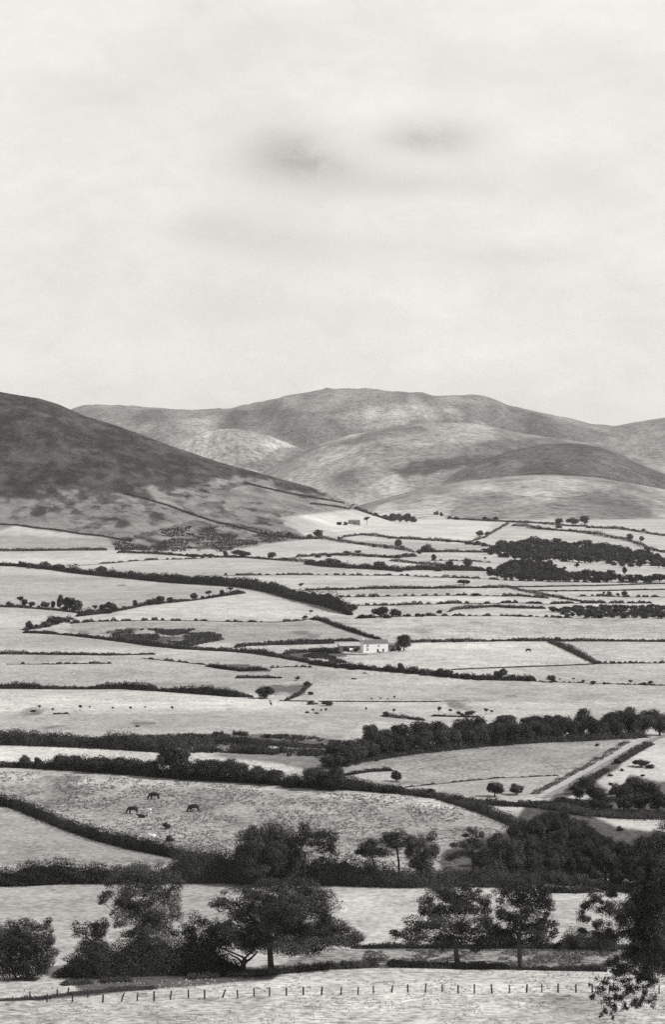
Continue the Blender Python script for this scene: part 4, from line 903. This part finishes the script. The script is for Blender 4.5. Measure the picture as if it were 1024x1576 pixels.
# ------------------------------------------------------------------ cattle
def cow_mesh(pose):
    if pose == 'graze':
        nodes = {'pel': (-.55,0,1.12,.30), 'mid': (0,0,1.04,.36), 'che': (.55,0,1.06,.33), 'nb': (.88,0,1.02,.21), 'nk': (1.12,0,.72,.14), 'hd': (1.24,0,.40,.13), 'mz': (1.32,0,.12,.075),
                 'e1': (1.16,.2,.56,.035), 'e2': (1.16,-.2,.56,.035), 'tl': (-.86,0,1.1,.05), 'tl2': (-.94,0,.6,.03), 'tl3': (-.92,0,.35,.05)}
        E = [('pel','mid'),('mid','che'),('che','nb'),('nb','nk'),('nk','hd'),('hd','mz'),('nk','e1'),('nk','e2'),('pel','tl'),('tl','tl2'),('tl2','tl3')]
        for i, s in enumerate((1, -1)):
            st = .1*s
            nodes.update({'h%d'%i: (-.62,.2*s,.86,.19), 'k%d'%i: (-.56+st,.21*s,.60,.10), 'o%d'%i: (-.74+st,.21*s,.42,.065), 'f%d'%i: (-.70+st,.21*s,.0,.055),
                          's%d'%i: (.60,.2*s,.78,.15), 'n%d'%i: (.62-st,.2*s,.42,.075), 'g%d'%i: (.60-st,.2*s,.0,.055)})
            E += [('pel','h%d'%i),('h%d'%i,'k%d'%i),('k%d'%i,'o%d'%i),('o%d'%i,'f%d'%i),('che','s%d'%i),('s%d'%i,'n%d'%i),('n%d'%i,'g%d'%i)]
    elif pose == 'stand':
        nodes = {'pel': (-.55,0,1.12,.30), 'mid': (0,0,1.04,.36), 'che': (.55,0,1.08,.33), 'nb': (.85,0,1.2,.22), 'nk': (1.08,0,1.4,.15), 'hd': (1.28,0,1.42,.14), 'mz': (1.52,0,1.24,.085),
                 'e1': (1.14,.24,1.48,.035), 'e2': (1.14,-.24,1.48,.035), 'tl': (-.86,0,1.1,.05), 'tl2': (-.94,0,.6,.03), 'tl3': (-.92,0,.35,.05)}
        E = [('pel','mid'),('mid','che'),('che','nb'),('nb','nk'),('nk','hd'),('hd','mz'),('nk','e1'),('nk','e2'),('pel','tl'),('tl','tl2'),('tl2','tl3')]
        for i, s in enumerate((1, -1)):
            nodes.update({'h%d'%i: (-.62,.2*s,.86,.19), 'k%d'%i: (-.56,.21*s,.60,.10), 'o%d'%i: (-.74,.21*s,.42,.065), 'f%d'%i: (-.70,.21*s,.0,.055),
                          's%d'%i: (.60,.2*s,.78,.15), 'n%d'%i: (.62,.2*s,.42,.075), 'g%d'%i: (.60,.2*s,.0,.055)})
            E += [('pel','h%d'%i),('h%d'%i,'k%d'%i),('k%d'%i,'o%d'%i),('o%d'%i,'f%d'%i),('che','s%d'%i),('s%d'%i,'n%d'%i),('n%d'%i,'g%d'%i)]
    else:
        nodes = {'pel': (-.55,0,.40,.34), 'mid': (0,0,.42,.38), 'che': (.55,0,.46,.34), 'nb': (.85,0,.6,.2), 'nk': (1.05,0,.78,.14), 'hd': (1.25,0,.8,.13), 'mz': (1.46,0,.64,.08),
                 'e1': (1.1,.22,.86,.035), 'e2': (1.1,-.22,.86,.035), 'h0': (-.5,.3,.24,.2), 'k0': (-.1,.42,.16,.09), 'f0': (-.45,.5,.08,.06), 's0': (.62,.26,.2,.14), 'n0': (.95,.3,.12,.08), 'g0': (.6,.36,.07,.06),
                 's1': (.62,-.26,.2,.14), 'n1': (.95,-.28,.12,.08), 'g1': (.62,-.34,.07,.06)}
        E = [('pel','mid'),('mid','che'),('che','nb'),('nb','nk'),('nk','hd'),('hd','mz'),('nk','e1'),('nk','e2'),('pel','h0'),('h0','k0'),('k0','f0'),('che','s0'),('s0','n0'),('n0','g0'),('che','s1'),('s1','n1'),('n1','g1')]
    ks = list(nodes); me = bpy.data.meshes.new('cow')
    me.from_pydata([nodes[k][:3] for k in ks], [(ks.index(a), ks.index(b)) for a, b in E], [])
    return me, [nodes[k][3] for k in ks]
M_DCOW = mat_plain('dark_hide', .016, .7, .2, 2.0); M_WCOW = mat_plain('white_hide', .78, .7, .06, 2.0)
def cow(pose, x, y, face, size, m, label):
    me, rad = cow_mesh(pose)
    o = link('cow', me, at(x, y), None, math.radians(face), (size*1.3, size*1.3, size*1.3))
    md = o.modifiers.new('skin', 'SKIN')
    for v_, sv, r in zip(me.vertices, me.skin_vertices[0].data, rad): sv.radius = (r*1.28, r*1.28) if r > .19 else (r*1.35, r*1.35)
    me.skin_vertices[0].data[0].use_root = True
    sb = o.modifiers.new('sub', 'SUBSURF'); sb.levels = 1; sb.render_levels = 2
    me.materials.append(m)
    tag(o, label, 'cow', 'cattle in the pasture' if x < 400 else None)
cow('graze', 238, 1230, 188, 1.15, M_DCOW, 'dark cow grazing highest up in the pasture')
cow('graze', 205, 1251.5, 184, 1.08, M_DCOW, 'dark cow grazing leftmost in the pasture, beside the upright white one')
cow('stand', 228.5, 1255.5, -68, 1.1, M_WCOW, 'white cow standing and facing the viewer between two dark ones')
cow('lie', 219, 1258, 180, .85, M_DCOW, 'dark calf lying in the grass at the white standing cow')
cow('graze', 299, 1249, 200, 1.18, M_DCOW, 'dark cow grazing alone at the right of the herd')
cow('lie', 238.5, 1290.5, 176, 1.05, M_WCOW, 'white cow lying down against the slanting hedge')
cow('graze', 814, 1003.5, 160, 1.05, M_DCOW, 'tiny dark cow grazing in the pale field right of the farmhouse')
row('among the cattle in the pasture', 'b 256 1275 11 14;b 262 1294 11 16')

# ------------------------------------------------------------------ grass tufts near the viewer and in the rough pasture
def tufts(label, poly, n, hpx, mat, jit=0):
    xs = [p[0] for p in poly]; ys = [p[1] for p in poly]
    X0, Y0_, Z0 = at(np.mean(xs), np.mean(ys)); org = np.array([X0, Y0_, Z0]); g = Geo()
    px = rng.uniform(min(xs), max(xs), n); py = rng.uniform(min(ys), max(ys), n)
    k = inpoly(px+jit*3*(fbm(px/26, py/9, 3)-.5), py+jit*(fbm(px/26, py/9, 9)-.5), poly) & (fbm(px/38, py/9, 77) > (.44 if jit else .47)); px, py = px[k], py[k]
    lut = {}
    Yq = np.array([at(x, y)[1] for x, y in zip(px[::1], py[::1])]) if len(px) < 6000 else None
    if Yq is None:
        gx = np.linspace(min(xs), max(xs), 14); gy = np.linspace(min(ys), max(ys), 60)
        T = np.array([[at(a, b)[1] for a in gx] for b in gy])
        ix = np.clip((px-gx[0])/(gx[1]-gx[0]), 0, 12.999); iy = np.clip((py-gy[0])/(gy[1]-gy[0]), 0, 58.999)
        a, b = ix.astype(int), iy.astype(int); fx, fy = ix-a, iy-b
        Yq = (T[b, a]*(1-fx)+T[b, a+1]*fx)*(1-fy)+(T[b+1, a]*(1-fx)+T[b+1, a+1]*fx)*fy
    X = (px-CX)/F*Yq; Z = zground(X, Yq)
    B = 5
    for j in range(B):
        q = rng.uniform(0, 6.28, len(px)); hh = hpx*Yq/F*rng.uniform(.5, 1.2, len(px)); w = hh*rng.uniform(.25, .5, len(px))
        c = np.stack([X+rng.normal(0, .25, len(px))*hh*2, Yq+rng.normal(0, .25, len(px))*hh*2, Z-.02], 1)
        d = np.stack([np.cos(q), np.sin(q), np.zeros_like(q)], 1)*w[:, None]
        ln = np.stack([rng.normal(0, .4, len(px))*hh, rng.normal(0, .4, len(px))*hh, hh], 1)
        V = np.stack([c-d, c+d, c+ln+d*.25, c+ln-d*.25], 1).reshape(-1, 3)-org
        g.add(V, np.arange(len(V)).reshape(-1, 4), 0, rng.uniform(0, 1, len(px)))
    o = link('grass', g.mesh('grass', [mat]), tuple(org)); tag(o, label, 'grass', None, 'stuff')
tufts('dark bracken and gorse in the hollow left of the farmhouse', [(160,974),(200,968),(300,970),(340,976),(345,984),(310,992),(280,998),(236,993),(190,986)], 3800, 2.6, M_LEAF, 4)
tufts('dark rushes covering the wedge beside the farm lane', [(436,1008),(465,1001),(527,998),(537,1020),(500,1022),(455,1015)], 2600, 2.6, M_LEAF, 3)
tufts('dark scrub on the wet ground behind the shelter strip', [(30,1140),(270,1130),(450,1132),(540,1142),(500,1164),(346,1159),(248,1158),(30,1146)], 5200, 3.4, M_LEAF, 6)
tufts('dark bracken on the slope above the highest left hedges', [(178,848),(172,836),(230,818),(300,808),(380,812),(465,826),(430,834),(372,840),(345,850)], 4200, 2.0, M_LEAF, 5)
M_RUSH = mat_leaf('coarse_grass', .07, .24)
tufts('pale tufted grass of the foreground field', [(0,1496),(380,1506),(560,1492),(1030,1496),(1030,1590),(0,1590)], 6000, 2.0, M_GRASS)
tufts('coarse tussocky grass of the cattle pasture', [(0,1186),(300,1203),(520,1220),(640,1226),(720,1245),(800,1282),(790,1330),(360,1330),(150,1280),(0,1225)], 14000, 1.9, M_RUSH)
tufts('rough grass strip between the two right-hand foreground hedges', [(560,1461),(940,1462),(940,1488),(700,1486),(560,1484)], 4500, 2.2, M_RUSH)

# ------------------------------------------------------------------ air, sky, sun, camera
def haze(density):
    g = Geo(); box(g, (0, 5500, 230), (9000, 11800, 720))
    m = bpy.data.materials.new('haze'); t, n, l = nt(m)
    o = n.new('ShaderNodeOutputMaterial'); v = n.new('ShaderNodeVolumePrincipled')
    v.inputs['Density'].default_value = density; v.inputs['Color'].default_value = (.93, .93, .92, 1); v.inputs['Anisotropy'].default_value = .2
    l.new(v.outputs[0], o.inputs['Volume'])
    ob = link('haze', g.mesh('haze', [m])); ob['kind'] = 'stuff'; ob['label'] = 'thin pale summer haze over the whole valley'; ob['category'] = 'haze'
HAZE = 3.2e-5
haze(HAZE)

SUN_EL, SUN_AZ = math.radians(42), math.radians(101)      # from the right, a touch towards the viewer
w = bpy.data.worlds.new('World'); SC.world = w; w.use_nodes = True
t = w.node_tree; n = t.nodes; l = t.links; n.clear()
wo = n.new('ShaderNodeOutputWorld'); bg = n.new('ShaderNodeBackground'); bg.inputs['Strength'].default_value = .10
sky = n.new('ShaderNodeTexSky'); sky.sky_type = 'NISHITA'; sky.sun_disc = False; sky.sun_elevation = SUN_EL; sky.sun_rotation = SUN_AZ
bw = n.new('ShaderNodeRGBToBW'); l.new(sky.outputs[0], bw.inputs[0])
tc = n.new('ShaderNodeTexCoord'); mp = n.new('ShaderNodeMapping'); mp.inputs['Scale'].default_value = (9, 9, 22)
l.new(tc.outputs['Generated'], mp.inputs[0])
nz = n.new('ShaderNodeTexNoise'); nz.inputs['Scale'].default_value = 1.0; nz.inputs['Detail'].default_value = 6; nz.inputs['Roughness'].default_value = .55; l.new(mp.outputs[0], nz.inputs['Vector'])
def M(op, a, b=None, c=None):
    x = n.new('ShaderNodeMath'); x.operation = op
    for i, v in enumerate((a, b, c)):
        if v is None: continue
        if isinstance(v, (int, float)): x.inputs[i].default_value = v
        else: l.new(v, x.inputs[i])
    return x.outputs[0]
sep = n.new('ShaderNodeSeparateXYZ'); l.new(tc.outputs['Generated'], sep.inputs[0])
# thin bright overcast low down, thinning towards the zenith, with a few greyer cloud banks
CLOUDS = [(440,238,58,34,.95),(480,258,70,16,.5),(590,288,80,14,.45),(685,205,55,24,1.0),(640,215,50,14,.4),(700,110,60,26,.28),(410,355,60,28,.55),(310,350,40,22,.4),(520,390,110,22,.25),(890,280,60,28,.28),(780,395,90,12,.22),(150,160,90,40,.2),(900,120,70,50,.16),(360,490,140,26,.16),(330,80,80,30,.16)]
mp2 = n.new('ShaderNodeMapping'); mp2.inputs['Scale'].default_value = (34, 34, 62); l.new(tc.outputs['Generated'], mp2.inputs[0])
nz2 = n.new('ShaderNodeTexNoise'); nz2.inputs['Scale'].default_value = 1.0; nz2.inputs['Detail'].default_value = 8; nz2.inputs['Roughness'].default_value = .68; nz2.inputs['Distortion'].default_value = .6; l.new(mp2.outputs[0], nz2.inputs['Vector'])
dark = None
for x, y, rx, ry, a in CLOUDS:
    vx, vz = (x-CX)/F, -(y-EY)/F
    ex = M('MULTIPLY', M('SUBTRACT', M('DIVIDE', sep.outputs[0], M('MAXIMUM', sep.outputs[1], .05)), vx), F/(rx*1.15))
    ez = M('MULTIPLY', M('SUBTRACT', M('DIVIDE', sep.outputs[2], M('MAXIMUM', sep.outputs[1], .05)), vz), F/(ry*1.15))
    ez = M('ADD', ez, M('MULTIPLY', M('SUBTRACT', nz.outputs[0], .5), 1.6)); ex = M('ADD', ex, M('MULTIPLY', M('SUBTRACT', nz.outputs[0], .5), 1.2))
    rag = M('ADD', M('MULTIPLY', M('SUBTRACT', nz2.outputs[0], .5), 2.6), 1.0)
    gss = M('MULTIPLY', M('MULTIPLY', M('EXPONENT', M('MULTIPLY', M('ADD', M('MULTIPLY', ex, ex), M('MULTIPLY', ez, ez)), -.6)), rag), a)
    dark = gss if dark is None else M('ADD', dark, gss)
CLOUD_V = 8.7
mott = M('ADD', M('MULTIPLY', M('SUBTRACT', nz.outputs[0], .5), .34), M('MULTIPLY', M('SUBTRACT', nz2.outputs[0], .5), .26))
cl = M('MULTIPLY', M('SUBTRACT', M('ADD', 1.0, mott), M('MULTIPLY', dark, .26)), CLOUD_V)
up = M('SUBTRACT', 1.0, M('MULTIPLY', M('MAXIMUM', M('MINIMUM', M('MULTIPLY', M('SUBTRACT', sep.outputs[2], .28), 2.2), 1.0), 0.0), .85))
mix = n.new('ShaderNodeMix'); mix.data_type = 'FLOAT'; l.new(up, mix.inputs[0]); l.new(bw.outputs[0], mix.inputs[2]); l.new(cl, mix.inputs[3])
cc = n.new('ShaderNodeCombineColor'); l.new(mix.outputs[0], cc.inputs[0]); l.new(M('MULTIPLY', mix.outputs[0], .977), cc.inputs[1]); l.new(M('MULTIPLY', mix.outputs[0], .925), cc.inputs[2])
l.new(cc.outputs[0], bg.inputs['Color']); l.new(bg.outputs[0], wo.inputs[0])

sl = bpy.data.lights.new('sun', 'SUN'); sl.energy = 4.3; sl.angle = math.radians(.6); sl.color = (1, .985, .955)
so = bpy.data.objects.new('sun', sl); COL.objects.link(so)
from mathutils import Vector
dirv = Vector((math.sin(SUN_AZ)*math.cos(SUN_EL), math.cos(SUN_AZ)*math.cos(SUN_EL), math.sin(SUN_EL)))
so.rotation_euler = dirv.to_track_quat('Z', 'Y').to_euler(); so.location = (300, 300, 400)

cam = bpy.data.cameras.new('camera'); co = bpy.data.objects.new('camera', cam); COL.objects.link(co)
co.location = (0, 0, 0); co.rotation_euler = (math.radians(90), 0, 0)
cam.sensor_fit = 'HORIZONTAL'; cam.sensor_width = 36; cam.lens = 36*F/1024
cam.shift_y = -(788-EY)/1024
cam.clip_start = .5; cam.clip_end = 30000
SC.camera = co
SC.view_settings.view_transform = 'Standard'; SC.view_settings.look = 'None'; SC.view_settings.exposure = 0.0; SC.view_settings.gamma = 1
SC.render.engine = 'CYCLES'
SC.cycles.max_bounces = 5; SC.cycles.volume_bounces = 0; SC.cycles.sample_clamp_indirect = 1.5; SC.cycles.sample_clamp_direct = 3.0; SC.cycles.use_denoising = False; SC.cycles.denoiser = 'OPENIMAGEDENOISE'; SC.cycles.denoising_input_passes = 'RGB_ALBEDO_NORMAL'
